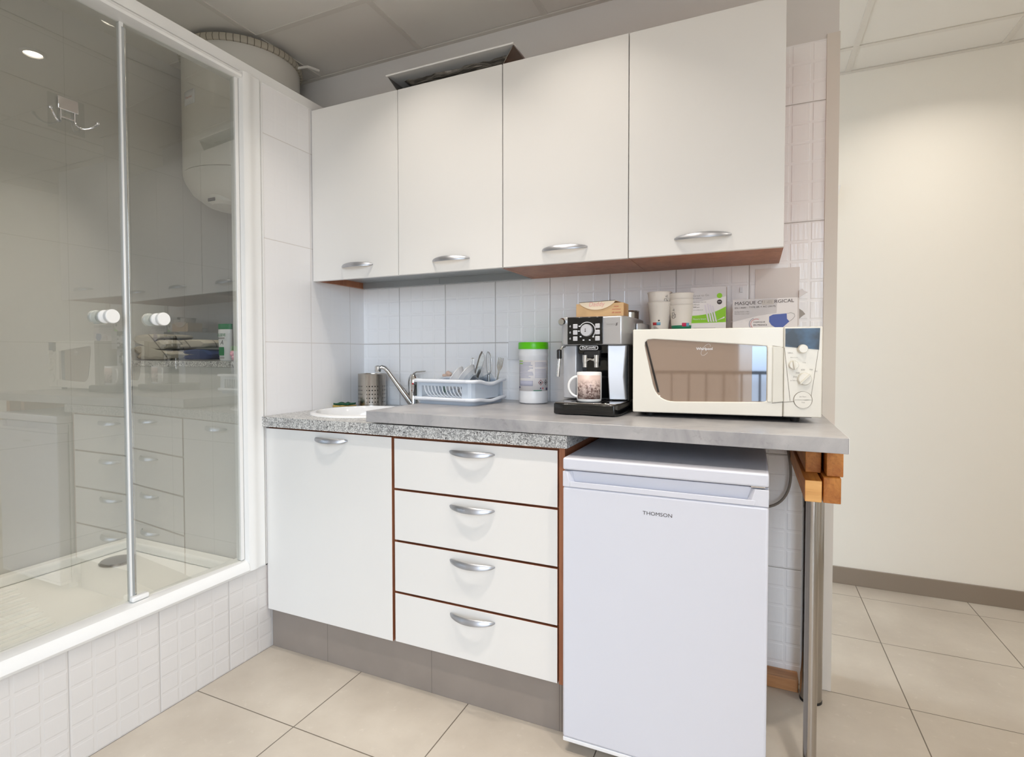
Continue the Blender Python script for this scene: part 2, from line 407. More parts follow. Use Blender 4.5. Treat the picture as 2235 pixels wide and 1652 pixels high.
# partition between kitchen and shower, sill under the shower door
b = B(); b.box(-0.09, 0, -0.60, 0, 0.33, 2.165); b.box(-0.09, 0, YF, -1.78, 0, 2.165)
struct('wall_left', b, T_LEFT, smooth=False)
struct('wall_sill', B().box(-0.09, 0, -1.78, 0, 0, 0.326), T_SILL, smooth=False)
struct('trim_3', B().box(-0.088, 0.0015, -1.78, -0.60, 0.326, 0.333), W_FRAME, bevel=0.001)
struct('trim_4', B().box(-0.09, 0.002, YF, 0, 2.165, 2.204), W_FRAME, bevel=0.0015)
struct('trim_5', B().box(-0.003, 0.004, -0.5985, -0.590, 0.333, 2.165), W_FRAME, bevel=0.001)
struct('wall_shower', B().box(-0.85, -0.80, YF, 0, 0, ZC+0.02), tile_mat('shower wall tile', 'y', -0.345, relief=0.04, rgb=(212, 210, 206), grout=(200, 197, 192)), smooth=False)
struct('wall_ledge', B().box(-0.80, -0.09, -0.612, 0, 0, 1.088), tile_mat('shower ledge tile', 'x', -0.27, relief=0.04, rgb=(212, 210, 206), grout=(200, 197, 192)), smooth=False)
# window wall behind the camera
WX0, WX1, WZ1 = 0.85, 2.9, 2.28
b = B(); b.box(-0.85, WX0, YF-0.12, YF, 0, ZC+0.02); b.box(WX1, XR, YF-0.12, YF, 0, ZC+0.02); b.box(WX0, WX1, YF-0.12, YF, WZ1, ZC+0.02)
struct('wall_front', b, BEIGE, smooth=False)
win = bpy.data.objects.new('window_1', None); link(win); win['kind'] = 'structure'
b = B()
for x0, x1 in ((WX0, WX0+0.06), (WX1-0.06, WX1)): b.box(x0, x1, YF-0.09, YF-0.03, 0, WZ1)
for z0, z1 in ((0, 0.08), (WZ1-0.06, WZ1)): b.box(WX0, WX1, YF-0.0895, YF-0.0305, z0, z1)
obj('window_frame', b, W_FRAME, win, bevel=0.003)
obj('pane', B().box(WX0+0.05, WX1-0.05, YF-0.063, YF-0.057, 0.06, WZ1-0.04), WINGL, win, smooth=False)
# balcony rail and opposite facade (seen mirrored in the microwave door)
ra = thing('balcony_railing', 'black metal balcony railing mirrored in the microwave door glass', 'railing', (1.9, -3.06, 0))
MBK = mat('black painted iron', (26, 28, 34), 0.5)
obj('top_bar', B().box(-1.25, 1.25, -0.02, 0.02, 0.985, 1.01), MBK, ra)
obj('bottom_bar', B().box(-1.25, 1.25, -0.015, 0.015, 0.08, 0.10), MBK, ra)
for k in range(20): obj('baluster', B().box(-1.2+0.125*k-0.007, -1.2+0.125*k+0.007, -0.007, 0.007, 0.10, 0.985), MBK, ra)
fa = thing('building', 'brown rendered building across the street, mirrored in the microwave door', 'building', (-3, -9.5, -4))
obj('wall', B().box(-5.0, 6.0, -2, 0, 0, 12), mat('brown render', (150, 128, 110), 0.9), fa, smooth=False)
struct('trim_6', B().box(0.4, 3.3, -3.25, -2.97, -0.1, -0.02), PLINTH, smooth=False)

# ------------------------------------------------------------------ downlights
def downlight(x, y, label, w=LAMP_W, spread=100):
    t = thing('downlight', label, 'ceiling light', (x, y, ZC), group=None)
    obj('trim_ring', B().lathe([(0.034, -0.001), (0.036, -0.006), (0.044, -0.006), (0.049, 0.0), (0.049, 0.004), (0.034, 0.004), (0.034, -0.001)], n=36, caps=False), W_FRAME, t)
    obj('lens', B().lathe([(0.034, 0.001), (0.028, -0.003), (0.0, -0.004)], n=28), LENS, t)
    l = bpy.data.lights.new('lamp_light', 'AREA'); l.shape = 'DISK'; l.size = 0.06; l.energy = w; l.color = LAMP_C; l.spread = R_(spread)
    o = bpy.data.objects.new('lamp_light', l); link(o, t); o.location = (0, 0, -0.009)
downlight(0.60, -0.725, 'round white recessed ceiling downlight mirrored in the shower glass beside the door divider', LAMP_W*0.5)
downlight(1.18, -0.725, 'round white recessed ceiling downlight mirrored above the shower glass hook', LAMP_W*0.45)
downlight(0.90, -1.31, 'round white recessed ceiling downlight in the row in front of the cabinets, left one', LAMP_W*1.1)
downlight(2.00, -1.31, 'round white recessed ceiling downlight in the row in front of the cabinets, right one', LAMP_W*1.2)
downlight(2.41, 0.50, 'round white recessed ceiling downlight glowing at the top right by the beige wall', LAMP_W*0.85, 140)
downlight(2.95, -0.60, 'added unseen ceiling downlight over the open floor right of the table', LAMP_W*1.3, 150)  # unseen lamp added to brighten the right side
downlight(-0.42, -0.98, 'round white recessed ceiling downlight above the shower tray', LAMP_W*0.55, 60)

# ------------------------------------------------------------------ shower enclosure
sh = thing('shower_enclosure', 'white framed shower enclosure with two hinged glass doors left of the kitchen', 'shower', (0, -1.2, 0.333))
def prof_y(poly, y0, y1): return B().loft([[(x, y0, z) for x, z in poly], [(x, y1, z) for x, z in poly]])
lo = [(-0.05, 0.0), (0.012, 0.0), (0.016, 0.008), (0.013, 0.026), (0.002, 0.040), (-0.012, 0.044), (-0.05, 0.044)]
obj('bottom_rail', prof_y(lo, -0.55, 0.515), W_FRAME, sh)
hi = [(-0.05, 1.832), (-0.004, 1.832), (0.0, 1.826), (0.010, 1.824), (0.012, 1.815), (0.008, 1.808), (-0.008, 1.804), (-0.05, 1.804)]
obj('top_rail', prof_y([(x, z) for x, z in hi], -0.55, 0.515), W_FRAME, sh)
pp = [(-0.05, 0.512), (-0.002, 0.512), (0.010, 0.518), (0.016, 0.530), (0.015, 0.548), (0.009, 0.560), (0.008, 0.578), (0.010, 0.590), (0.006, 0.597), (-0.05, 0.597)]
obj('side_post', B().loft([[(x, y, 0.002) for x, y in pp], [(x, y, 1.832) for x, y in pp]]), W_FRAME, sh)
pq = [(x, -1.092+0.0-(y-0.555)) if False else (x, -0.582+(0.597-y)) for x, y in pp]
obj('end_post', B().loft([[(x, y, 0.002) for x, y in pq], [(x, y, 1.832) for x, y in pq]]), W_FRAME, sh)
obj('inner_profile', B().box(-0.028, -0.004, 0.495, 0.5095, 0.046, 1.805), W_FRAME, sh, bevel=0.002)
obj('seal', B().box(-0.03, -0.008, 0.5095, 0.5125, 0.046, 1.805), DARKGAP, sh, smooth=False)
# doors (local frame of the enclosure: y+1.2, z-0.333)
def knob(parent, x, y, z):
    k = B()
    k.lathe([(0.0, 0.046), (0.019, 0.046), (0.0205, 0.044), (0.0205, 0.032), (0.018, 0.030), (0.009, 0.028), (0.009, 0.012), (0.018, 0.010), (0.0195, 0.008), (0.0195, 0.0032), (0.0, 0.0032)], (x, y, z), 30, 'x')
    obj('knob', k, W_FRAME, parent)
    k = B(); k.lathe([(0.0, -0.046), (0.019, -0.046), (0.0205, -0.044), (0.0205, -0.032), (0.018, -0.030), (0.009, -0.028), (0.009, -0.012), (0.018, -0.010), (0.0195, -0.008), (0.0195, -0.0032), (0.0, -0.0032)], (x, y, z), 30, 'x')
    obj('knob', k, W_FRAME, parent)
ld = obj('glass_door', B().box(-0.003, 0.003, -0.55, 0.118, 0.036, 1.806), SH_GLASS, sh, smooth=False, loc=(-0.042, 0, 0))
obj('edge_profile', B().box(-0.009, 0.009, 0.118, 0.130, 0.040, 1.804), W_FRAME, ld, bevel=0.002)
obj('edge_strip', B().lathe([(0.004, 0.04), (0.004, 1.79)], (0.005, 0.134, 0), 12), CHROME, ld)
knob(ld, 0.0, 0.062, 0.917)
obj('foot', B().box(0.008, 0.028, 0.112, 0.165, 0.046, 0.062), W_FRAME, ld, bevel=0.005)
rd = obj('glass_door', B().box(-0.003, 0.003, -0.190, 0.215, 0.036, 1.806), SH_GLASS, sh, smooth=False, loc=(-0.023, 0.32, 0), rot=(0, 0, -0.069))
obj('edge_seal', B().box(-0.004, 0.004, -0.197, -0.190, 0.04, 1.79), GREYPLATE, rd, smooth=False)
knob(rd, 0.0, -0.110, 0.917)
# adhesive hook on the left glass
hk = thing('towel_hook', 'chrome double hook with rectangular plate stuck on the left shower glass', 'hook', (-0.038, -1.225, 1.80))
obj('adhesive_pad', B().prism_z([(0, 0)]*0 or [(0.0, -0.045), (0.0012, -0.045), (0.0012, 0.045), (0.0, 0.045)], -0.045, 0.05), glass_mat('thin clear film', (0.97, 0.97, 0.97, 1), 1.3, 0.4), hk, smooth=False)
obj('cover_plate', B().box(0.001, 0.009, -0.024, 0.026, 0.012, 0.046), CHROME, hk, bevel=0.0015)
for s in (-1, 1):
    pts = [(0.006, s*0.017, 0.015), (0.006, s*0.0175, -0.014)] + [(0.006+0.001*i + 0.018*(1-cos(pi*i/8))*0.7, s*(0.018+0.022*(1-cos(pi*i/10))), -0.014-0.018*sin(pi*i/8)*1.0 + 0.001*i) for i in range(1, 9)]
    obj('prong', B().tube(pts, 0.0026, 10), CHROME, hk)
    obj('ball_tip', B().lathe([(0, -0.005), (0.0035, -0.0035), (0.005, 0), (0.0035, 0.0035), (0, 0.005)], pts[-1], 14), CHROME, hk)
obj('cross_bar', B().tube([(0.006, -0.017, -0.008), (0.006, 0.017, -0.008)], 0.0018, 8), CHROME, hk)
# tray
tr = thing('shower_tray', 'white ribbed shower tray behind the glass doors', 'shower tray', (-0.445, -1.2, 0))
obj('basin', B().box(-0.352, 0.352, -0.58, 0.586, 0.24, 0.300), W_ACR, tr, bevel=0.004)
b = B()
for x0, x1, y0, y1 in ((-0.352, -0.300, -0.58, 0.586), (0.300, 0.352, -0.58, 0.586), (-0.300, 0.300, 0.530, 0.586), (-0.300, 0.300, -0.58, -0.53)):
    b.box(x0, x1, y0, y1, 0.3001, 0.336)
obj('rim', b, W_ACR, tr, bevel=0.010, seg=3)
for k in range(9):
    x = -0.24+0.058*k
    obj('rib', B().tube([(x, -0.50, 0.300), (x, -0.48, 0.3015), (x, 0.10-0.012*k, 0.3015), (x, 0.12-0.012*k, 0.300)], [0.002, 0.009, 0.009, 0.002], 10, 0.8), W_ACR, tr)
obj('drain_cover', B().lathe([(0.062, 0.0), (0.062, 0.004), (0.056, 0.010), (0.0, 0.012)], (-0.185, 0.425, 0.3002), 36), CHROME_D, tr)
# granite ledge and what lies on it
tag(obj('granite_shelf', B().box(-0.80, -0.09, -0.620, 0, 1.0885, 1.112), GRAN, bevel=0.001), 'speckled grey granite shelf inside the shower behind the glass', 'shelf')
def folded(name, label, cx, cy, w, d, layers, z0, m, mats=None, r=0.013, skew=0.0):
    b = B(); n = 26; prof = []
    t = r*0.8
    # zigzag fold profile seen along y
    pts = []
    for k in range(layers):
        zz = z0 + r + k*2*r*0.92; xs = [-w/2+0.012, w/2-0.012-0.01*k]
        if k % 2: xs = xs[::-1]
        pts.append((xs[0], zz)); pts.append(((xs[0]+xs[1])/2, zz+0.004*sin(k*2+1))); pts.append((xs[1], zz))
        if k < layers-1:
            sgn = 1 if xs[1] > xs[0] else -1
            pts.append((xs[1]+sgn*0.012, zz+r*0.9))
    rows = []
    for j in range(9):
        yy = -d/2 + d*j/8
        c = [Vector((x + skew*yy + 0.004*sin(j+x*30), yy, z+0.002*sin(j*1.7+x*40))) for x, z in pts]
        L = []; Rr = []
        for i, p in enumerate(c):
            a = c[max(i-1, 0)]; q = c[min(i+1, len(c)-1)]; dx, dz = q.x-a.x, q.z-a.z; l = math.hypot(dx, dz) or 1
            L.append((p.x-dz/l*t, p.y, max(p.z+dx/l*t, z0+0.0005))); Rr.append((p.x+dz/l*t, p.y, max(p.z-dx/l*t, z0+0.0002)))
        rows.append(L+Rr[::-1])
    b.loft(rows); o = obj(name, b, m, sub=1, loc=(cx, cy, 0), smooth=True, angle=80); return o
tag(folded('bath_towel', '', -0.668, -0.52, 0.25, 0.15, 5, 1.1125, TOWEL, r=0.0125, skew=0.2), 'grey striped towel folded in a loose pile on the shower shelf', 'towel')
tag(folded('folded_cloth', '', -0.410, -0.53, 0.19, 0.13, 2, 1.1125, NAVYCL, r=0.013, skew=-0.25), 'navy blue cloth folded next to the grey towel on the shower shelf', 'cloth')
tag(folded('bath_towel', '', -0.415, -0.528, 0.19, 0.13, 2, 1.1640, TOWEL, r=0.010, skew=0.1), 'grey striped towel lying on top of the navy blue cloth', 'towel')
sp = thing('shampoo_bottle', 'white shampoo bottle with green cap standing on the shower shelf', 'bottle', (-0.258, -0.555, 1.1125))
def oval(rx, ry, z, n=28): return [(rx*cos(2*pi*i/n), ry*sin(2*pi*i/n), z) for i in range(n)]
obj('body', B().loft([oval(0.026, 0.015, 0), oval(0.029, 0.017, 0.004), oval(0.033, 0.019, 0.06), oval(0.036, 0.018, 0.115), oval(0.036, 0.017, 0.128)]), W_PLAST, sp)
obj('cap', B().loft([oval(0.036, 0.0165, 0.1285), oval(0.037, 0.017, 0.146), oval(0.036, 0.016, 0.150)]), GREEN_B, sp)
text('ELSEVE', 0.045, 0, 0.105, -0.0185, GREEN_B, sp, bold=0.01)
text('A', 0.018, 0, 0.075, -0.0185, INK, sp, shear=0.3)
decal(rect(-0.015, 0.014, 0.022, 0.056), -0.019, GREEN_B, sp, 'label')
decal(rect(-0.018, 0.018, 0.090, 0.0945), -0.019, INK_L, sp, 'print_line')
decal(rect(-0.015, 0.015, 0.010, 0.014), -0.019, INK_L, sp, 'print_line')
b = B()
for k in range(26):
    a = k*2.4; r = 0.020*math.sqrt((k+.5)/26); b.lathe([(0, -0.009), (0.006, -0.006), (0.009, 0), (0.006, 0.006), (0, 0.009)], (r*cos(a), r*sin(a), 0.017+0.012*cos(k)), 8)
tag(obj('bath_puff', b, PINK, loc=(-0.150, -0.590, 1.1165)), 'small pink bath puff at the right end of the shower shelf', 'bath puff')
# water heater
wh = thing('water_heater', 'white cylindrical water heater hanging above the shower shelf', 'water heater', (-0.455, -0.286, 1.80))
obj('tank', B().lathe([(0.246, 0.135), (0.248, 0.14), (0.248, 0.65), (0.244, 0.66), (0.10, 0.682), (0, 0.682)], n=64), W_ENAM, wh)
obj('bottom_cover', B().lathe([(0.0, 0.0), (0.09, 0.003), (0.16, 0.020), (0.212, 0.058), (0.240, 0.104), (0.248, 0.132), (0.2, 0.1335), (0, 0.1335)], n=64), W_ENAM, wh)
def crimp_mat():
    m = mat('crimped rim', (176, 168, 152), 0.5); g = G(m); o = g.obj(); sp_ = g.n('ShaderNodeSeparateXYZ'); g.t.links.new(o, sp_.inputs[0])
    a = g.m('PINGPONG', g.m('ARCTAN2', sp_.outputs['Y'], sp_.outputs['X']), pi/60)
    g.color(g.mix(g.rng(a, 0.004, 0.008), lin((104, 96, 84)), lin((182, 175, 160)))); g.bump(a, 0.6, 0.01); return m
obj('top_rim', B().lathe([(0.244, 0.648), (0.258, 0.648), (0.262, 0.662), (0.258, 0.676), (0.244, 0.676), (0.244, 0.648)], n=64, caps=False), crimp_mat(), wh)
obj('control_unit', B().lathe([(0.0, -0.022), (0.045, -0.020), (0.060, -0.008), (0.066, 0.03), (0.0, 0.03)], (0.01, -0.115, 0.018), 30), W_ENAM, wh)
obj('thermostat_window', B().box(-0.014, 0.028, -0.1785, -0.174, 0.006, 0.020), DARKGAP, wh, bevel=0.001)
a_ = -1.70
Mst = Matrix.Rotation(a_+pi/2, 4, 'Z')
st = B(); st.wrap((0, 0), 0.2482, 0.2482, 0.400, 0.460, a_-0.16, a_+0.16, 8, 0.0006)
obj('sticker', st, W_PLAST, wh, solid=0.0006)
text('Thermor', 0.05, 0, 0.431, -0.2492, mat('orange print', (196, 84, 40), 0.5), wh, M=Mst, bold=0.01, shear=0.15)
obj('pipe', B().tube([(0.235, 0.10, 0.655), (0.28, 0.12, 0.662), (0.30, 0.17, 0.662)], 0.006, 10), W_ENAM, wh)
obj('wall_bracket', B().box(-0.15, 0.15, 0.21, 0.285, 0.30, 0.36), W_ENAM, wh)

# ------------------------------------------------------------------ bow handles
def bow(parent, cx, yb, cz, w, ph=0.030, hz=0.0085):
    pts = []; n = 22; rings = []
    for i in range(n+1):
        t = -1+2*i/n; x = cx+t*w/2; y = yb - ph*(1-t*t)**0.8 - 0.0008; h = hz*(max(1-t*t, 0)**0.5)*0.9+0.0022; th = 0.0030
        rings.append([(x, y+th*cos(a)+ (0.35*h*sin(a)), cz+h*sin(a)) for a in [2*pi*k/12 for k in range(12)]])
    return obj('handle', B().loft(rings), ALU, parent)

def edge_band(o):      # brown edging on the narrow faces of a lacquered front
    o.data.materials.append(CARC)
    for p in o.data.polygons:
        if abs(p.normal.y) < 0.5: p.material_index = 1
    return o

# ------------------------------------------------------------------ base cabinets
D, DP = 0.5954, 0.564
c1 = thing('base_cabinet', 'cream sink base cabinet with one tall door next to the shower', 'cabinet', (0.30, 0, 0.12))
def shell(p, w, y0, z0, z1, back=-0.012):
    b = B(); t = 0.018
    b.box(-w/2, -w/2+t, y0, back, z0, z1); b.box(w/2-t, w/2, y0, back, z0, z1); b.box(-w/2+t, w/2-t, y0, back, z0, z0+t); b.box(-w/2+t, w/2-t, back-0.006, back, z0+t, z1)
    b.box(-w/2+t, w/2-t, y0, y0+0.08, z1-t, z1)
    return obj('carcass', b, CARC, p, smooth=False)
shell(c1, 0.592, -D+0.020, 0.035, 0.742)
d = edge_band(obj('door', B().box(-0.294, 0.2890, -D, -D+0.018, 0.037, 0.737), DOORM, c1, bevel=0.0008))
bow(d, 0.027, -D, 0.712, 0.150)
c2 = thing('base_cabinet', 'cream drawer cabinet with four drawers and reddish brown edges', 'cabinet', (0.893, 0, 0.12))
shell(c2, 0.590, -D+0.020, 0.035, 0.742)
Z = [0.8545, 0.683, 0.507, 0.331, 0.157]
for i in range(4):
    z1, z0 = Z[i]-0.12-(0.0042 if i else 0.0), Z[i+1]-0.12+0.0030
    d = obj('drawer', B().box(-0.2930, 0.287, -D, -D+0.018, z0, z1), DOORM, c2, bevel=0.0008); edge_band(d)
    bow(d, 0.003, -D, z1-0.028, 0.160)
for i in range(1, 4): obj('rail', B().box(-0.277, 0.277, -D+0.0195, -D+0.036, Z[i]-0.135, Z[i]-0.105), CARC, c2, smooth=False)
obj('edge_panel', B().box(0.290, 0.3075, -D+0.006, -0.012, 0.035, 0.742), CARC, c2, smooth=False)
pn = B(); pn.box(0.003, 1.187, -DP-0.008, -DP, 0.0, 0.1545)
tag(obj('plinth', pn, PLINTH, bevel=0.0008), 'grey brown tiled plinth board under the base cabinets', 'plinth')
tag(obj('plinth', B().box(1.1875, 1.1965, -DP-0.008, -0.05, 0.0, 0.1545), PLINTH, bevel=0.0008), 'short grey return plinth beside the fridge foot', 'plinth')
# granite worktop with a round cut-out
def hole_top(x0, x1, y0, y1, cx, cy, r, z0, z1):
    b = B(); n = 64; O = []; I = []
    for i in range(n):
        a = 2*pi*(i+0.5)/n; dx, dy = cos(a), sin(a)
        ts = [((x1 if dx > 0 else x0)-cx)/dx if abs(dx) > 1e-9 else 1e9, ((y1 if dy > 0 else y0)-cy)/dy if abs(dy) > 1e-9 else 1e9]
        t = min(ts); O.append((cx+t*dx, cy+t*dy)); I.append((cx+r*dx, cy+r*dy))
    for cxn, cyn in ((x0, y0), (x1, y0), (x1, y1), (x0, y1)):
        k = min(range(n), key=lambda i: (O[i][0]-cxn)**2+(O[i][1]-cyn)**2); O[k] = (cxn, cyn)
    o0 = [b.bm.verts.new((*p, z0)) for p in O]; i0 = [b.bm.verts.new((*p, z0)) for p in I]; o1 = [b.bm.verts.new((*p, z1)) for p in O]; i1 = [b.bm.verts.new((*p, z1)) for p in I]
    for i in range(n):
        j = (i+1) % n
        b._f([o1[i], o1[j], i1[j], i1[i]]); b._f([o0[j], o0[i], i0[i], i0[j]]); b._f([o0[i], o0[j], o1[j], o1[i]]); b._f([i0[j], i0[i], i1[i], i1[j]])
    return b
GZ0, GZ1 = 0.8655, 0.9025
SX, SY, SR = 0.262, -0.338, 0.190
b = hole_top(0.0015, 0.0015+1.2135, -0.6157, -0.001, SX, SY, SR, GZ0, GZ0+0.0178)
me1 = bpy.data.meshes.new('t1'); b.bm.to_mesh(me1); b.bm.free()
b = hole_top(0.0015, 0.0015+1.2135, -0.6157, -0.001, SX, SY, SR, GZ0+0.0190, GZ1)
b.bm.from_mesh(me1)
b.box(0.55, 1.213, -0.6145, -0.002, GZ0+0.0178, GZ0+0.019); b.box(0.003, 0.55, -0.6145, -0.575, GZ0+0.0178, GZ0+0.019)
tag(obj('granite_worktop', b, GRAN, smooth=False), 'speckled granite laminate worktop over the base cabinets with double edge', 'worktop')
# sink
sk = thing('sink', 'round white ceramic sink set in the granite worktop', 'sink', (SX, SY, GZ1))
obj('bowl', B().lathe([(0.0, -0.150), (0.12, -0.148), (0.168, -0.12), (0.172, -0.05), (0.177, 0.002), (0.182, 0.009), (0.192, 0.010), (0.203, 0.006), (0.205, 0.0005), (0.188, 0.0003), (0.187, -0.02), (0.18, -0.13), (0.13, -0.16), (0.0, -0.162)], n=72), W_CER, sk)
obj('drain', B().lathe([(0.0, -0.147), (0.03, -0.147), (0.034, -0.1495), (0.0, -0.1495)], n=30), CHROME, sk)
# tap
tp = thing('kitchen_tap', 'chrome single lever kitchen tap with long angled spout behind the dish rack', 'tap', (0.318, -0.055, GZ1))
obj('tap_body', B().lathe([(0.0, 0), (0.027, 0), (0.027, 0.006), (0.0235, 0.012), (0.0235, 0.095), (0.0245, 0.097), (0.0245, 0.112), (0.022, 0.130), (0.014, 0.146), (0.0, 0.150)], n=36), CHROME, tp)
obj('spout', B().tube([(-0.006, -0.010, 0.018), (-0.022, -0.020, 0.045), (-0.088, -0.068, 0.162), (-0.098, -0.078, 0.176), (-0.108, -0.086, 0.180), (-0.116, -0.092, 0.176)], [0.020, 0.0185, 0.0125, 0.0120, 0.0120, 0.012], 18, 0.8), CHROME, tp)
obj('aerator', B().lathe([(0.0, -0.014), (0.012, -0.014), (0.0140, -0.010), (0.0140, 0.010), (0.010, 0.014), (0.0, 0.014)], (-0.121, -0.096, 0.172), 24), CHROME, tp)
obj('lever', B().tube([(0.0, -0.002, 0.148), (0.012, 0.006, 0.157), (0.050, 0.022, 0.160)], [0.008, 0.007, 0.005], 12, 0.5), CHROME, tp)
obj('red_dot', B().lathe([(0.0, -0.0012), (0.0042, -0.0008), (0.0042, 0.001), (0.0, 0.001)], (0.011, -0.0225, 0.105), 14, 'y'), RED, tp)
# canister with holes
cn = thing('utensil_holder', 'perforated stainless steel utensil holder in the worktop corner', 'utensil holder', (0.112, -0.085, GZ1+0.0002))
def canister_mat():
    m = mat('perforated steel', (178, 170, 160), 0.24, 1.0); g = G(m); o = g.obj(); sp_ = g.n('ShaderNodeSeparateXYZ'); g.t.links.new(o, sp_.inputs[0])
    an = g.m('ARCTAN2', sp_.outputs['Y'], sp_.outputs['X']); r = 0.068
    u = g.m('MULTIPLY', an, r)
    du = g.m('PINGPONG', u, 0.0068); dv = g.m('PINGPONG', g.m('SUBTRACT', sp_.outputs['Z'], 0.012), 0.0088)
    # holes centred where both reach their far value
    ex = g.m('SUBTRACT', 0.0068, du); ez = g.m('SUBTRACT', 0.0088, dv)
    dd = g.m('SQRT', g.m('ADD', g.m('MULTIPLY', ex, ex), g.m('MULTIPLY', ez, ez)))
    hole = g.m('LESS_THAN', dd, 0.0031)
    zone = g.m('MULTIPLY', g.m('LESS_THAN', sp_.outputs['Z'], 0.100), g.m('GREATER_THAN', sp_.outputs['Z'], 0.012))
    grp = g.m('GREATER_THAN', g.m('PINGPONG', g.m('ADD', u, 0.02), 0.0408), 0.0125)
    k = g.m('MULTIPLY', g.m('MULTIPLY', hole, zone), grp)
    g.color(g.mix(k, lin((190, 184, 176)), lin((30, 26, 24)))); g.put(g.b.inputs['Metallic'], g.m('SUBTRACT', 1.0, k)); return m
CAN = canister_mat()
obj('cup_body', B().lathe([(0.061, 0), (0.063, 0.002), (0.063, 0.144), (0.064, 0.146), (0.061, 0.148), (0.060, 0.144), (0.060, 0.004), (0.0, 0.003), (0.0, 0.0)], n=60), CAN, cn)
# sponge
s_ = thing('sponge', 'yellow washing-up sponge with green scouring side behind the sink', 'sponge', (0.008+0.065, -0.26, GZ1))
s_.location = (0.050, -0.062, GZ1+0.0003)
def slab(b, w, d, z0, z1, wav=0.0, ph=0):
    rows0 = []; nx = 10; ny = 6; top = {}; bot = {}
    for i in range(nx+1):
        for j in range(ny+1):
            x = -w/2+w*i/nx; y = -d/2+d*j/ny; q = wav*(sin(i*1.3+j*0.9+ph)+0.6*cos(i*2.1+ph))
            top[i, j] = b.bm.verts.new((x, y, z1+q)); bot[i, j] = b.bm.verts.new((x, y, z0))
    for i in range(nx):
        for j in range(ny):
            b._f([top[i, j], top[i+1, j], top[i+1, j+1], top[i, j+1]]); b._f([bot[i, j], bot[i, j+1], bot[i+1, j+1], bot[i+1, j]])
    for i in range(nx):
        for j in (0, ny): b._f([bot[i, j], bot[i+1, j], top[i+1, j], top[i, j]])
    for j in range(ny):
        for i in (0, nx): b._f([bot[i, j], bot[i, j+1], top[i, j+1], top[i, j]])
    return b
s_.rotation_euler = (0, 0, 0.1); s_.location = (0.046, -0.195, GZ1+0.0003)
obj('foam', slab(B(), 0.085, 0.06, 0, 0.010, 0.001), SPONGE_Y, s_, bevel=0.002)
obj('scouring_pad', slab(B(), 0.080, 0.056, 0.0125, 0.019, 0.0022, 2), SPONGE_G, s_, bevel=0.001)

# ------------------------------------------------------------------ grey worktop on beams and legs
WT0, WT1, WZ = 0.513, 1.9025, 0.9445
wt = thing('table', 'grey concrete-look table top over the fridge with orange beams and chrome legs', 'table', (0.5*(WT0+WT1), -0.3, 0))
TX, TY = 0.5*(WT0+WT1), -0.3
obj('board', B().box(-(WT1-WT0)/2, (WT1-WT0)/2, -0.333, 0.298, -0.0187, 0.0185), CONC, wt, bevel=0.0012, loc=(0, 0, 0.9255), rot=(0, 0.0045, 0))
obj('edge_band', B().box((WT1-WT0)/2+0.0002, (WT1-WT0)/2+0.0012, -0.3325, 0.298, -0.0185, 0.0183), W_FRAME, wt, smooth=False, loc=(0, 0, 0.9255), rot=(0, 0.0045, 0))
def ztop(x): return 0.9440 - 0.0045*(x-0.5*(WT0+WT1))
def beam(x0, x1, y0, y1, z0, z1, label, m=BEAM, endm=None):
    o = obj('wooden_beam', B().box(-(x1-x0)/2, (x1-x0)/2, y0, y1, -(z1-z0)/2, (z1-z0)/2), m, wt, bevel=0.0015, loc=((x0+x1)/2-TX, -TY, (z0+z1)/2)); o['label'] = label
    return o
beam(1.825, 1.861, -0.500, -0.010, 0.830, 0.9018, 'upper left orange pine beam directly under the worktop end')
beam(1.868, 1.904, -0.545, -0.010, 0.832, 0.9015, 'upper right orange pine beam directly under the worktop end')
o = beam(1.817, 1.853, -0.600, -0.010, 0.7770, 0.8295, 'lower left pine beam with pale end grain, sticking out furthest')
o.data.materials.append(BEAM_L)
for p in o.data.polygons:
    if p.normal.y < -0.9: p.material_index = 1
beam(1.860, 1.898, -0.560, -0.010, 0.768, 0.8315, 'lower right orange pine beam at the table end')
def leg(x, y, r, label, z1=0.776):
    t = obj('leg', B().lathe([(0.0, 0.008), (r, 0.008), (r, z1-0.006), (0.0, z1-0.006)], n=40), CHROME_D, wt, loc=(x-TX, y-TY, 0)); t['label'] = label
    obj('foot', B().lathe([(0, 0), (r*1.03, 0), (r*1.03, 0.0079), (0, 0.0079)], n=32), BLKM, t)
    obj('mounting_plate', B().lathe([(0, z1-0.0058), (r*1.3, z1-0.0058), (r*1.3, z1-0.0005), (0, z1-0.0005)], n=32), CHROME_D, t)
leg(1.842, -0.515, 0.0155, 'front chrome table leg under the pale pine beam end', 0.777)
leg(1.882, -0.085, 0.032, 'thick rear chrome table leg next to the tiled wall', 0.768)
tag(obj('wooden_batten', B().box(1.62, 1.848, -0.062, -0.002, 0, 0.042), BATTEN, bevel=0.002), 'pale pine batten lying on the floor along the tiled wall behind the fridge', 'batten')
cb = [(1.79, -0.012, 0.90)]
pts = []
for t in [i/20 for i in range(21)]:
    p0, p1, p2, p3 = Vector((1.785, -0.03, 0.895)), Vector((1.845, -0.03, 0.73)), Vector((1.83, -0.03, 0.60)), Vector((1.71, -0.03, 0.606))
    pts.append(p0*(1-t)**3+3*p1*t*(1-t)**2+3*p2*t*t*(1-t)+p3*t**3)
tag(obj('power_cable', B().tube(pts, 0.0045, 10), CABLE), 'grey power cable looping down behind the fridge', 'cable')

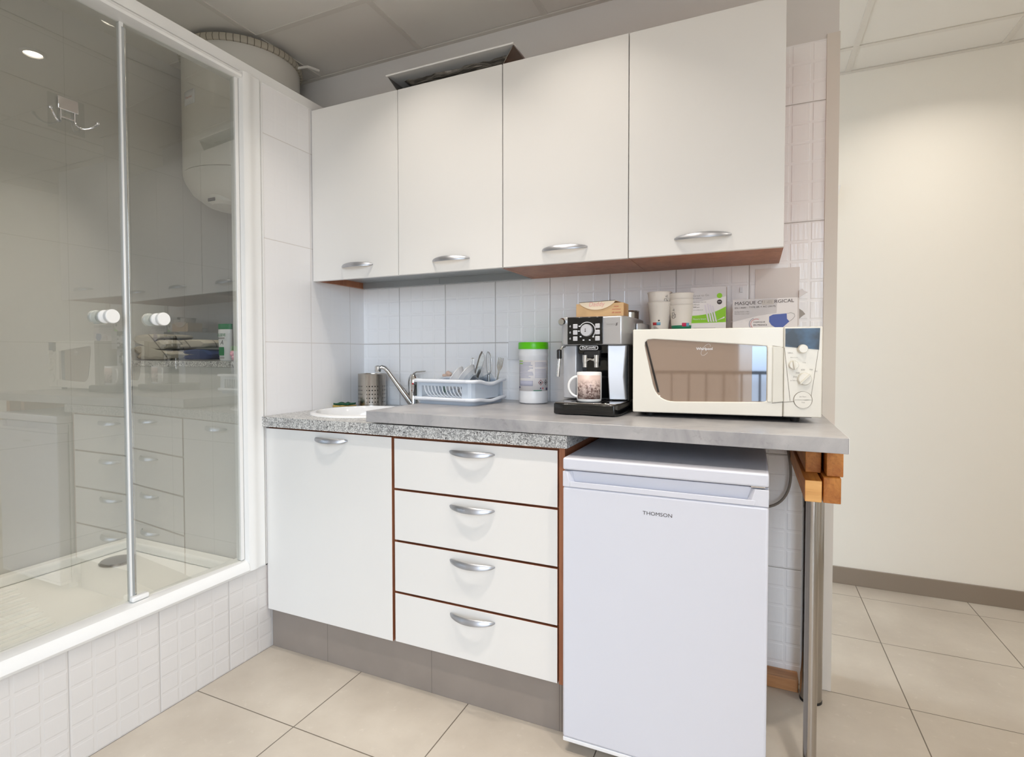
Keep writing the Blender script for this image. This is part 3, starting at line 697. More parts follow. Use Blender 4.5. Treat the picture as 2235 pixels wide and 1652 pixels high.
# ------------------------------------------------------------------ fridge
FX0, FX1, FY = 1.214, 1.737, -0.650
fr = thing('mini_fridge', 'white under-counter fridge with recessed grip below the grey worktop', 'fridge', ((FX0+FX1)/2, -0.34, 0))
w2 = (FX1-FX0)/2
obj('cabinet_body', B().box(-w2+0.004, w2-0.004, -0.255, 0.235, 0.03, 0.812), W_FRIDGE, fr, bevel=0.004)
obj('seal', B().box(-w2+0.008, w2-0.008, -0.262, -0.2552, 0.055, 0.802), G_SEAL, fr, smooth=False)
obj('top_lid', B().box(-w2, w2, -0.310, 0.238, 0.8125, 0.846), W_FRIDGE, fr, bevel=0.005, seg=3)
# door with grip recess at the top
dz0, dz1 = 0.046, 0.808
gx, gz = 0.235, 0.776
b = B()
b.box(-w2, w2, -0.3095, -0.2625, dz0, 0.764)
dr = obj('door', b, W_FRIDGE, fr, bevel=0.006, seg=3)
b = B()
b.box(-w2, w2, -0.294, -0.2625, 0.7645, dz1)
b.loft([[(-w2, -0.3095, 0.7645), (-w2+0.022, -0.3095, 0.7645), (-w2+0.034, -0.2942, 0.7645), (-w2, -0.2942, 0.7645)], [(-w2, -0.3095, dz1), (-w2+0.012, -0.3095, dz1), (-w2+0.024, -0.2942, dz1), (-w2, -0.2942, dz1)]])
b.loft([[(w2, -0.3095, 0.7645), (w2-0.042, -0.3095, 0.7645), (w2-0.052, -0.2942, 0.7645), (w2, -0.2942, 0.7645)], [(w2, -0.3095, dz1-0.002), (w2-0.030, -0.3095, dz1-0.002), (w2-0.040, -0.2942, dz1-0.002), (w2, -0.2942, dz1-0.002)]])
b.loft([[(-w2+0.02, -0.3105, 0.7648), (w2-0.03, -0.3105, 0.7648), (w2-0.03, -0.2942, 0.7648), (-w2+0.02, -0.2942, 0.7648)], [(-w2+0.02, -0.3105, 0.781), (w2-0.03, -0.3105, 0.779), (w2-0.03, -0.3040, 0.778), (-w2+0.02, -0.3040, 0.779)]])
obj('grip_recess', b, W_FRIDGE, dr, bevel=0.0015)
obj('hinge_pin', B().box(w2-0.04, w2-0.008, -0.300, -0.285, dz1+0.0002, dz1+0.0040), STEEL, dr)
text('THOMSON', 0.075, 1.474-(FX0+FX1)/2, 0.7165, -0.3097, INK, dr, h=0.0095, bold=0.004)
obj('bottom_trim', B().box(-w2+0.001, w2-0.001, -0.309, -0.2625, 0.034, 0.0455), W_PLAST, fr, bevel=0.002)
for x in (-w2+0.05, w2-0.05): obj('foot', B().lathe([(0, 0), (0.018, 0), (0.018, 0.012), (0.009, 0.014), (0.009, 0.030), (0, 0.030)], (x, -0.23, 0), 20), W_PLAST, fr)
for x in (-w2+0.05, w2-0.05): obj('foot', B().lathe([(0, 0), (0.018, 0), (0.018, 0.012), (0.009, 0.014), (0.009, 0.030), (0, 0.030)], (x, 0.18, 0), 20), BLKM, fr)

# ------------------------------------------------------------------ wall cabinets
DU, UB, UT = 0.3373, 1.4464, 2.1598
US = [0.004, 0.4403, 0.887, 1.3303, 1.7774]
ULAB = ['leftmost cream wall cabinet, touching the shower partition', 'cream wall cabinet under the open metal hood box, second from left',
        'cream wall cabinet above the coffee machine, third from left', 'rightmost cream wall cabinet above the microwave, brown underside']
hcx = [0.240, 0.675, 1.116, 1.555]; hcz = [1.497, 1.490, 1.494, 1.494]; hw = [0.155, 0.158, 0.160, 0.164]
for i in range(4):
    x0, x1 = US[i], US[i+1]; xc = (x0+x1)/2; w = x1-x0
    t = thing('wall_cabinet', ULAB[i], 'cabinet', (xc, 0, UB), group='cream wall cabinets in a row')
    b = B(); hw_ = w/2-0.0006; tk = 0.018; yb = -0.002; yf = -DU+0.0192; zt = UT-UB-0.001; zb = 0.002 if i >= 2 else 0.030
    ux0, ux1 = (-hw_+tk if i == 0 else -hw_), (hw_ if i == 0 else hw_-tk)
    b.box(-hw_, -hw_+tk, yf, yb, 0.030 if i == 1 else 0.002, zt); b.box(hw_-tk, hw_, yf, yb, 0.030 if i == 0 else 0.002, zt); b.box(-hw_+tk, hw_-tk, yf, yb, zt-tk, zt)
    if i >= 2: b.box(-hw_+tk, hw_-tk, yf, yb, zb, zb+tk)
    b.box(-hw_+tk, hw_-tk, yb-0.006, yb, zb+tk, zt-tk)
    obj('carcass', b, CARC, t, smooth=False)
    if i < 2: obj('underside_panel', B().box(ux0, ux1, yf, yb-0.03, zb-0.002, zb-0.0002), GREYPLATE, t, smooth=False)
    if i < 2: obj('back_rail', B().box(ux0, ux1, yb-0.0295, yb-0.0065, 0.000, zb-0.0002), GREYPLATE, t, smooth=False)
    gl = 0.0012 if i else 0.0; d = obj('door', B().box(-w/2+0.0014, w/2-0.0014 - (0.0012 if i == 1 else 0), -DU, -DU+0.018, 0.0, UT-UB), DOORM, t, bevel=0.0011)
    bow(d, hcx[i]-xc, -DU, hcz[i]-UB, hw[i], 0.034, 0.0085)
# open sheet metal box (hood collar) on top of the second cabinet
hd = thing('hood_collar', 'open fronted metal hood box with crumpled foil lining on top of the second wall cabinet', 'hood', (0.653, -0.17, UT+0.0005))
b = B(); b.mi = 0
for P_ in ([(-0.222, -0.150, 0), (-0.222, 0.14, 0), (-0.262, 0.14, 0.066), (-0.268, -0.150, 0.066)], [(0.222, -0.150, 0), (0.222, 0.14, 0), (0.262, 0.14, 0.066), (0.268, -0.150, 0.066)], [(-0.222, 0.14, 0), (0.222, 0.14, 0), (0.262, 0.14, 0.066), (-0.262, 0.14, 0.066)], [(-0.222, -0.150, 0), (0.222, -0.150, 0), (0.222, 0.14, 0), (-0.222, 0.14, 0)]):
    b._f([b.bm.verts.new(p) for p in P_])
obj('flared_box', b, STEEL_G, hd, solid=0.0016, smooth=False)
b = B(); b.box(-0.272, 0.272, -0.156, 0.143, 0.0672, 0.0705); obj('top_plate', b, W_FRAME, hd, bevel=0.001)
b = B(); b.tube([(-0.272, -0.157, 0.0688), (0.272, -0.157, 0.0688)], 0.0034, 10); obj('white_rim', b, W_FRAME, hd)
b = B(); nx = 40; top = []
for q, (yy, z) in enumerate(((0.120, 0.002), (0.115, 0.02), (0.118, 0.045), (0.05, 0.064), (-0.10, 0.0655))):
    top.append([b.bm.verts.new((-0.225+0.45*i/nx, yy+0.002*sin(i*1.7+q*2)+0.004*sin(i*0.5+q), z+0.0010*sin(i*1.1+q*3)-0.002*(q > 2))) for i in range(nx+1)])
for a, c in zip(top, top[1:]):
    for i in range(nx): b._f([a[i], a[i+1], c[i+1], c[i]])
obj('crumpled_lining', b, FOIL, hd, solid=0.0005)

# ------------------------------------------------------------------ wall fittings
so = thing('wall_socket', 'white wall socket half hidden by the green lidded tub', 'socket', (0.80, -0.0005, 1.153))
obj('plate', B().box(-0.038, 0.038, -0.010, 0, -0.038, 0.038), W_PLAST, so, bevel=0.003)
obj('lower_lip', B().box(-0.038, 0.038, -0.016, -0.0102, -0.038, -0.033), W_PLAST, so, bevel=0.001)
def scrap(poly, label, m, d=0.006):
    return tag(obj('paper_scrap', B().prism(poly, -d, -0.0006), m, smooth=False), label, 'paper scrap')
b = B(); b.bm.verts.new
scr = [(1.838, 1.328), (1.838, 1.352), (1.848, 1.357), (1.852, 1.350), (1.864, 1.345), (1.852, 1.338)]
scrap(scr, 'torn white paper scrap on the tiles right of the mask box', CARD, 0.012)
scrap([(1.838, 1.254), (1.838, 1.292), (1.850, 1.283), (1.858, 1.272), (1.850, 1.266)], 'grey pointed patch on the tiles just above the microwave', mat('grey patch', (178, 172, 166), 0.7), 0.002)  # flat grey pointed patch on the tile face
tag(obj('tile_reflection', B().box(1.703, 1.84, -0.0022, -0.0004, 1.235, 1.432), mat('painted tile reflection', (232, 224, 219), 0.4), bevel=0.0006), 'peach beige reflection painted on the tiles behind the mask box', 'plate')  # reflection on the tiles, put in as a thin coloured sheet
tag(obj('tape_piece', B().box(1.655, 1.663, -0.010, -0.0005, 1.355, 1.372), W_PLAST), 'tiny white clip on the tiles above the stirrer box', 'clip')
hb = thing('coat_hook', 'small white slanted hook on the beige wall beside the wall edge', 'hook', (2.045, 1.03, 1.90))
obj('arm', B().loft([[(0.0, -0.012, -0.075), (0.0, 0, -0.075), (0.006, 0, -0.075), (0.006, -0.012, -0.075)], [(0.012, -0.012, 0.03), (0.012, 0, 0.03), (0.030, 0, 0.03), (0.030, -0.012, 0.03)], [(0.018, -0.012, 0.055), (0.018, 0, 0.055), (0.036, 0, 0.06), (0.036, -0.012, 0.06)]]), W_FRAME, hb, smooth=False)
obj('plate', B().box(-0.02, 0.02, -0.004, -0.0002, 0.02, 0.034), W_FRAME, hb, smooth=False)

# ------------------------------------------------------------------ microwave
MW = thing('microwave', 'cream microwave oven with brown tinted door window on the grey worktop', 'microwave', (1.3595, -0.401, 0.0), 0.083)
mz0, mz1, mwd = 0.958, 1.2135, 0.517
zt_m = ztop(1.62)
obj('housing', B().box(0.004, mwd-0.004, 0.022, 0.335, mz0+0.002, mz1-0.001), CREAMP, MW, bevel=0.004)
obj('gap_shadow_plate', B().box(0.02, mwd-0.02, 0.03, 0.33, mz0-0.004, mz0+0.0018), BLKM, MW, smooth=False)  # black sheet stands in for the shadow in the gap below
for x in (0.05, mwd-0.06):
    zt_m = ztop(1.3595+x)+0.0002
    for y in (0.05, 0.28): obj('foot', B().lathe([(0, zt_m-0.0), (0.012, zt_m), (0.014, mz0-0.0045), (0, mz0-0.0045)], (x, y, 0), 18), BLKM, MW)
# door frame with shaped window
def sample(poly, n):
    # corner-rounded polygon resampled by angle about its centre
    cx = sum(p[0] for p in poly)/len(poly); cz = sum(p[1] for p in poly)/len(poly); out = []
    for i in range(n):
        a = 2*pi*(i+0.5)/n; dx, dz = cos(a), sin(a); best = None
        for k in range(len(poly)):
            (x1, z1), (x2, z2) = poly[k], poly[(k+1) % len(poly)]
            ex, ez = x2-x1, z2-z1; den = dx*ez-dz*ex
            if abs(den) < 1e-12: continue
            t = ((x1-cx)*ez-(z1-cz)*ex)/den; s = ((x1-cx)*dz-(z1-cz)*dx)/den
            if t > 0 and -1e-6 <= s <= 1+1e-6 and (best is None or t < best): best = t
        out.append((cx+best*dx, cz+best*dz))
    return out, (cx, cz)
def rounded(poly, rad, n=6):
    out = []
    for k in range(len(poly)):
        p = Vector(poly[k]); a = Vector(poly[k-1]); c = Vector(poly[(k+1) % len(poly)]); r = rad[k]
        if r <= 0: out.append(tuple(p)); continue
        u = (a-p).normalized()*r; v = (c-p).normalized()*r
        for i in range(n+1):
            t = i/n; out.append(tuple(p+u*(1-t)**2+v*t*t))
    return out
dw = 0.4195
win_p = rounded([(0.030, 1.186), (0.072, 0.992), (0.377, 0.9985), (0.377, 1.160)], [0.030, 0.055, 0.002, 0.002], 8)
inner, cc = sample(win_p, 120)
outp = [(0.0, mz1), (0.0, mz0), (dw, mz0), (dw, mz1)]
outer = []
for i in range(120):
    a = 2*pi*(i+0.5)/120; dx, dz = cos(a), sin(a)
    t = min(((dw if dx > 0 else 0)-cc[0])/dx if abs(dx) > 1e-9 else 9, ((mz1 if dz > 0 else mz0)-cc[1])/dz if abs(dz) > 1e-9 else 9)
    outer.append((cc[0]+t*dx, cc[1]+t*dz))
for cxn, czn in outp:
    k = min(range(120), key=lambda i: (outer[i][0]-cxn)**2+(outer[i][1]-czn)**2); outer[k] = (cxn, czn)
door = obj('door', B().ring(outer, inner, 0.0, 0.0215), CREAMP, MW, bevel=0.003, seg=3, angle=30)
# control side
obj('control_panel', B().box(dw+0.0006, mwd, 0.0, 0.0215, mz0, mz1), CREAMP, MW, bevel=0.003, seg=3)
obj('window_glass', B().prism(win_p, 0.006, 0.010), TINT, door, smooth=False)
obj('window_edge', B().prism(rounded([(0.034, 1.182), (0.074, 1.02), (0.080, 1.02), (0.040, 1.182)], [0, 0, 0, 0]), 0.004, 0.0059), BLK, door, smooth=False)
decal(rect(0.3385, 0.3765, 1.0, 1.1595), 0.0059, mat('painted bright reflection', (130, 140, 156), 0.03, 0.7), door, 'painted_reflection')  # bright window reflection painted as a strip on the door glass
obj('grip_strip', B().box(0.3785, 0.390, -0.004, -0.0002, 0.999, 1.158), CREAMP, door, bevel=0.0015)
obj('grip_panel', B().prism([(0.392, 0.998), (dw-0.0, 1.002), (dw-0.004, 1.157), (0.392, 1.159)], -0.0025, -0.0002), CREAM_D, door, bevel=0.001)
b = B(); x0 = dw
band(b, [(0.3905, 1.1605), (dw-0.001, 1.156)], 0.0012, -0.0003); band(b, [(0.3905, 0.996), (0.452, 1.003)], 0.0012, -0.0003)
band(b, [(dw+0.002, 1.155), (dw+0.018, 1.004)], 0.001, -0.0003); band(b, [(0.507, 1.152), (0.489, 1.009)], 0.0008, -0.0003); band(b, [(0.452, 1.003), (0.489, 1.009)], 0.001, -0.0003)
band(b, [(dw-0.0, 0.960), (dw-0.0, 0.996)], 0.0014, -0.0003)
obj('panel_grooves', b, mat('groove shadow line', (120, 112, 98), 0.7), MW, smooth=False)
cp = [o for o in MW.children if o.name.startswith('control_panel')][0]
decal([(dw+0.004, 1.158), (0.508, 1.149), (0.510, 1.209), (dw+0.004, 1.209)], -0.0004, SCREEN, cp, 'display_window', 0.001)
def mknob(x, z, r, name='dial', ang=0.0, d=0.014):
    k = obj(name, B().lathe([(0.0, -d), (r*0.86, -d), (r*0.97, -d+0.003), (r, -0.001), (0.0, -0.001)], (x, 0, z), 32, 'y'), W_PLAST if False else CREAMP, cp)
    return k
mknob(0.4665, 1.1515, 0.0125, 'push_knob', d=0.020)
k1 = mknob(0.445, 1.106, 0.0125); k2 = mknob(0.4725, 1.067, 0.0175)
def wedge(parent, x, z, r, ang):
    M = Matrix.Translation((x, 0, z)) @ Matrix.Rotation(-ang, 4, 'Y')
    b = B(); b.box(-0.0022, 0.0022, -0.022, -0.0142, -r*1.05, r*1.05, M); obj('pointer', b, CREAM_D, parent, bevel=0.001)
wedge(k1, 0.445, 1.106, 0.0125, 0.15); wedge(k2, 0.4725, 1.067, 0.0175, -0.75)
obj('start_button', B().prism(disc(0.4695, 1.0085, 0.022, 0.0225, 36)[0:19], -0.0032, -0.0004), CREAMP, cp, smooth=False)
obj('door_button', B().prism(disc(0.4695, 1.0065, 0.022, 0.0225, 36)[18:]+[(0.4695+0.022, 1.0065)], -0.0032, -0.0004), CREAMP, cp, smooth=False)
b = B(); b.prism(arc_band(0.4695, 1.0075, 0.0235, 0.0011, 0, 2*pi, 40), -0.0008, -0.0003); obj('button_ring', b, MATS['groove shadow line'], cp, smooth=False)
for s, w, x, z in (('Micro Combi', 0.018, 0.446, 1.127), ('Crisp', 0.008, 0.472, 1.1125), ('650', 0.009, 0.469, 1.0925), ('750', 0.008, 0.489, 1.093), ('900', 0.007, 0.501, 1.0885), ('500', 0.009, 0.456, 1.0835), ('350', 0.009, 0.449, 1.0725), ('Jet Defrost', 0.017, 0.446, 1.0615), ('Jet Start', 0.017, 0.469, 1.0165), ('Stop', 0.008, 0.470, 1.0005), ('GRILL', 0.014, 0.437, 1.140)):
    text(s, w, x, z, -0.0034 if s in ('Jet Start', 'Stop') else -0.0003, INK_L, cp)
text('Whirlpool', 0.046, 0.208, 1.152, 0.0059, INK_LOGO, door, bold=0.02)
b = B(); band(b, [(0.212+0.010*cos(a)*1.0+0.008*sin(a), 1.150+0.017*sin(a)) for a in [0.6+5.2*i/30 for i in range(31)]], 0.0006, 0.0059); obj('logo_swirl', b, INK_LOGO, door, smooth=False)
decal(rect(0.072, 0.082, 1.002, 1.011), 0.0059, CARD, door, 'rating_sticker')

# ------------------------------------------------------------------ coffee machine
CMX, CMY = 1.217, -0.455
cz = ztop(CMX)+0.0002
CM = thing('coffee_machine', 'silver and black bean-to-cup coffee machine left of the microwave', 'coffee machine', (CMX, 0, cz))
obj('rear_body', B().box(-0.108, 0.106, -0.235, -0.045, 0.004, 0.300), SILV, CM, bevel=0.008, seg=3)
b = B(); b.prism_z([(-0.114, -0.325), (-0.105, -0.343), (0.095, -0.343), (0.108, -0.318), (0.114, -0.20), (0.112, -0.05), (-0.112, -0.05)], 0.224, 0.318)
obj('head', b, SILV, CM, bevel=0.005, seg=3)
obj('control_fascia', B().box(-0.086, 0.034, -0.3505, -0.3432, 0.226, 0.3165), BLK, CM, bevel=0.002)
fas = [o for o in CM.children if o.name.startswith('control_fascia')][0]
obj('side_panel', B().prism_z([(-0.112, -0.315), (-0.062, -0.325), (-0.058, -0.235), (-0.112, -0.235)], 0.042, 0.2235), SILVL, CM, bevel=0.004)
obj('side_panel', B().loft([[(0.050, -0.325, 0.042), (0.103, -0.312, 0.042), (0.106, -0.235, 0.042), (0.050, -0.235, 0.042)], [(0.047, -0.330, 0.12), (0.096, -0.316, 0.12), (0.102, -0.235, 0.12), (0.050, -0.235, 0.12)], [(0.044, -0.325, 0.2235), (0.103, -0.312, 0.2235), (0.106, -0.235, 0.2235), (0.050, -0.235, 0.2235)]]), SILVL, CM, bevel=0.003)
obj('brew_niche', B().box(-0.0615, 0.0490, -0.262, -0.2355, 0.042, 0.2235), BLK, CM, bevel=0.001)
obj('niche_housing', B().box(-0.0575, 0.0440, -0.318, -0.2625, 0.196, 0.2235), BLK, CM, bevel=0.002)
obj('side_trim', B().box(0.1065, 0.1095, -0.30, -0.06, 0.04, 0.222), BLKM, CM, smooth=False)
# nozzles
nz = obj('spout_block', B().box(-0.032, 0.022, -0.342, -0.3182, 0.180, 0.206), BLKM, CM, bevel=0.003)
for x in (-0.024, 0.014): obj('nozzle', B().lathe([(0.0, 0.150), (0.0075, 0.150), (0.0078, 0.165), (0.0088, 0.168), (0.0088, 0.190), (0.0, 0.190)], (x, -0.352, 0), 20), CHROME, nz)
obj('nozzle_bridge', B().tube([(-0.020, -0.354, 0.172), (-0.005, -0.357, 0.177), (0.010, -0.354, 0.172)], 0.005, 10), CHROME, nz)
obj('name_badge', B().prism(rrect(-0.045, 0.018, 0.207, 0.2215, 0.006), -0.3450, -0.3435), SILVL, CM, smooth=False)
bd = [o for o in CM.children if o.name.startswith('name_badge')][0]
decal(rrect(-0.0425, 0.0155, 0.2090, 0.2195, 0.005), -0.3450, BLK, bd, 'badge_field'); text("De'Longhi", 0.046, -0.0135, 0.2143, -0.3454, INK_LOGO, bd, bold=0.02)
obj('coffee_ledge', B().lathe([(0.0, 0.0), (0.034, 0.0), (0.036, 0.006), (0.0, 0.007)], (-0.002, -0.27, 0.112), 28), BLKM, CM)
# fascia details
obj('main_dial', B().lathe([(0.0, -0.010), (0.0185, -0.010), (0.0205, -0.006), (0.0205, 0)], (-0.019, -0.3507, 0.272), 36, 'y'), SILVL, fas)
b = B()
b.prism(arc_band(-0.018, 0.2715, 0.0275, 0.0022, -0.7, 2.6, 30), -0.3511, -0.3506); obj('dial_scale', b, INK_LOGO, fas, smooth=False)
b = B(); b.prism(disc(-0.0215, 0.2755, 0.0018), -0.3612, -0.3608); b.prism(disc(-0.0215, 0.2690, 0.0022), -0.3612, -0.3608); obj('bean_icon', b, INK, fas, smooth=False)
for i, z in enumerate((0.286, 0.2655, 0.245)):
    obj('push_button', B().prism(rrect(-0.0655, -0.0500, z-0.0075, z+0.0075, 0.002), -0.3545, -0.3507), SILVL, fas, bevel=0.001)
    obj('push_button', B().prism(rrect(0.010, 0.0255, z-0.0075, z+0.0075, 0.002), -0.3545, -0.3507), SILVL, fas, bevel=0.001)
    b = B(); b.prism(arc_band(-0.076, z, 0.0024, 0.0009, 0.3, 6.0, 14), -0.3510, -0.3506); b.prism(rect(-0.0765, -0.0755, z-0.0004, z+0.004), -0.3510, -0.3506); obj('button_icon', b, INK_LOGO, fas, smooth=False)
b = B()
for x, z in ((-0.046, 0.270), (-0.044, 0.286), (-0.040, 0.2515), (-0.030, 0.240), (-0.009, 0.240), (0.003, 0.2505)): b.prism(rrect(x-0.003, x+0.003, z-0.002, z+0.002, 0.0008), -0.3510, -0.3506)
obj('scale_icons', b, INK_LOGO, fas, smooth=False)
text('MAGNIFICA', 0.028, 0.060, 0.291, -0.3434, INK_L, CM, h=0.0035); text('S', 0.008, 0.0785, 0.2905, -0.3434, INK, CM, h=0.009, bold=0.02, shear=0.3)
# drip tray
b = B(); pr = [(-0.106, -0.42), (-0.100, -0.448), (-0.060, -0.455), (0.0, -0.447), (0.045, -0.455), (0.098, -0.455), (0.111, -0.42), (0.111, -0.24), (-0.106, -0.24)]
b.prism_z(pr, 0.003, 0.036); dt = obj('drip_tray', b, BLK, CM, bevel=0.003)
obj('drip_grid', B().prism_z([(x*0.97, y+0.006 if y < -0.3 else y-0.0) for x, y in [(-0.106, -0.42), (-0.100, -0.452), (0.100, -0.452), (0.111, -0.42), (0.111, -0.264), (-0.106, -0.264)]], 0.0362, 0.0395), CHROME_D, dt, bevel=0.001)
b = B()
for k in range(7): b.box(-0.055+0.018*k, -0.046+0.018*k, -0.41, -0.285, 0.0396, 0.0400)
obj('grid_slots', b, BLKM, dt, smooth=False)
# steam wand
sw = obj('steam_wand', B().tube([(-0.098, -0.338, 0.218), (-0.104, -0.352, 0.216), (-0.110, -0.358, 0.205), (-0.113, -0.360, 0.150), (-0.116, -0.360, 0.118)], [0.004, 0.005, 0.006, 0.0068, 0.0068], 16), CHROME, CM)
obj('grip_sleeve', B().lathe([(0.0072, 0.178), (0.0088, 0.180), (0.0088, 0.206), (0.0060, 0.209)], (-0.1115, -0.359, 0), 18, caps=False), BLK, sw)
obj('steam_knob', B().lathe([(0, -0.020), (0.010, -0.020), (0.013, -0.014), (0.011, 0.0), (0, 0)], (-0.104, -0.343, 0.302), 12, 'y'), CHROME, CM)
obj('bean_lid', B().lathe([(0, 0.0), (0.033, 0.0), (0.033, 0.024), (0.035, 0.026), (0.033, 0.030), (0.0, 0.030)], (0.075, -0.125, 0.3184), 32), STEEL, CM)
b = B()
for k in range(30):
    a = -1.5+k*0.10; 
b.prism_z([(0.1145+0.03*cos(a) - 0.0, -0.135+0.075*sin(a)) for a in [-pi/2+pi*i/14 for i in range(15)]], 0.2735, 0.300); obj('water_tank', b, SILV, CM, bevel=0.003)

# sugar box on the machine
sbz = cz+0.3183
SB = thing('sugar_box', 'kraft cardboard sugar box with pale flap on top of the coffee machine', 'box', (1.222, -0.245, sbz))
obj('carton', B().box(-0.082, 0.082, -0.035, 0.045, 0.0, 0.048), KRAFT, SB, bevel=0.001)
decal(rect(-0.0, 0.0, 0, 0) if False else rect(-0.08, 0.08, 0.0015, 0.004), -0.0352, KRAFT_S, SB, 'print_line')
b = B(); n = 20
top = [(-0.070, 0.0495), (0.055, 0.0535)]
fl = [(-0.070, 0.050)] + [(-0.070+0.125*i/n, 0.050+0.004*i/n - 0.026*sin(pi*i/n)**0.7 - 0.0) for i in range(1, n)] + [(0.055, 0.054)]
b.prism(fl + [(0.055, 0.0565), (-0.070, 0.053)], -0.0385, -0.0365)
obj('front_flap', b, KRAFT_L, SB, smooth=False)
obj('top_flap', B().loft([[(-0.070, -0.0385, 0.0515), (0.055, -0.0385, 0.055), (0.055, -0.0385, 0.0565), (-0.070, -0.0385, 0.053)], [(-0.075, 0.045, 0.0485), (0.075, 0.045, 0.0485), (0.075, 0.045, 0.050), (-0.075, 0.045, 0.050)]]), KRAFT_L, SB, smooth=False)
text('Daddy', 0.055, -0.008, 0.043, -0.0388, PINKINK, SB, shear=0.2)
for s, z in (('mini-', 0.036), ('morceaux', 0.026), ('de sucre', 0.016)): text(s, 0.030 if s != 'mini-' else 0.018, 0.058, z, -0.0353, REDINK, SB, shear=0.35)
Ms = Matrix.Translation((0.0822, 0, 0)) @ Matrix.Rotation(pi/2, 4, 'Z')
b = B()
for k in range(9): b.box(0.0822, 0.0826, -0.028+0.0, 0.012, 0.006+0.0045*k, 0.0075+0.0045*k)
obj('side_print', b, KRAFT_S, SB, smooth=False)

# mug
mgz = cz+0.0402
mg = thing('mug', 'white mug with a sepia village picture on the drip tray', 'mug', (1.217, -0.388, mgz))
obj('cup', B().lathe([(0.0, 0), (0.036, 0), (0.039, 0.003), (0.040, 0.010), (0.040, 0.093), (0.0388, 0.0955), (0.0370, 0.093), (0.0365, 0.006), (0.0, 0.005)], n=48), W_CER, mg)
b = B(); b.wrap((0, 0), 0.0402, 0.0402, 0.010, 0.086, -pi/2-0.85, -pi/2+1.35, 24); obj('picture', b, SEPIA, mg, solid=0.0002)
ha = 2.75+0.55
hp = []
for i in range(13):
    a = -pi/2+pi*i/12; rr = 0.036+0.030*cos(a)+0.0; zz = 0.048+0.033*sin(a); hp.append((-rr*cos(0.25), -rr*sin(0.25)-0.0, zz))
obj('handle', B().tube(hp, 0.0055, 14, 0.8), W_CER, mg)

# ------------------------------------------------------------------ wipes tub
tz = ztop(0.91)+0.0002
TB = thing('wipes_tub', 'white cylindrical wipes tub with bright green lid on the grey worktop', 'tub', (0.914, -0.108, tz))
obj('body', B().lathe([(0.0, 0), (0.050, 0), (0.056, 0.004), (0.0575, 0.014), (0.0575, 0.030), (0.0560, 0.034), (0.0560, 0.180), (0.0585, 0.184), (0.0585, 0.194), (0.0565, 0.198), (0.0565, 0.212), (0.0, 0.212)], n=56), W_PLAST, TB)
obj('lid', B().lathe([(0.0, 0.2122), (0.0590, 0.2122), (0.0595, 0.214), (0.0590, 0.235), (0.0575, 0.2385), (0.0, 0.2395)], n=56), GRNCAP, TB)
ca = -pi/2+0.43
def lw(m, z0, z1, a0, a1, name='label_print', r=0.0562): obj(name, B().wrap((0, 0), r, r, z0, z1, ca+a0, ca+a1, 12), m, TB, solid=0.0002)
lw(CARD, 0.050, 0.168, -1.35, 1.30, 'label', 0.0560)
yy = 0.164
for a0, a1, m, h in ((-1.3, -0.85, GREENP, 0.003), (-1.3, -0.85, GREENP, 0.003)):
    lw(MATS['lime green print'], yy, yy+h, a0, a1, r=0.0564); yy -= 0.010
random.seed(11)
z = 0.158
while z > 0.098:
    lw(LAVEN, z, z+0.003, -1.30, -0.05 - random.random()*0.4, r=0.0564)
    if random.random() < 0.7: lw(LAVEN, z+0.001, z+0.003, 0.05, 1.2 - random.random()*0.2, r=0.0564)
    z -= 0.0052
lw(LAVEN, 0.070, 0.090, -1.22, -0.1, r=0.0564); lw(NAVY, 0.052, 0.062, 0.95, 1.2, r=0.0564); lw(NAVY, 0.061, 0.066, -1.34, -1.15, r=0.0564); lw(RED, 0.058, 0.063, 0.60, 0.68, r=0.0564); lw(NAVY, 0.058, 0.063, 0.42, 0.50, r=0.0564); lw(GREENP, 0.051, 0.0535, -0.05, 0.55, r=0.0564)
def diamond(a, z, r, m1):
    M_ = Matrix.Rotation(ca+a+pi/2, 4, 'Z')
    b = B(); P0 = [(0, z-r), (r, z), (0, z+r), (-r, z)]; P1 = [(0, z-r*0.8), (r*0.8, z), (0, z+r*0.8), (-r*0.8, z)]
    b.ring(P0, P1, -0.0570, -0.0567); b.bm.transform(M_); obj('hazard_symbol', b, m1, TB, smooth=False)
    b = B(); b.prism([(-r*0.25, z-r*0.35), (r*0.25, z-r*0.35), (r*0.3, z), (0, z+r*0.4), (-r*0.3, z)], -0.0570, -0.0567); b.bm.transform(M_); obj('hazard_flame', b, INK, TB, smooth=False)
diamond(0.46, 0.083, 0.011, mat('dark red print', (150, 40, 40), 0.5)); diamond(0.93, 0.083, 0.011, INK)

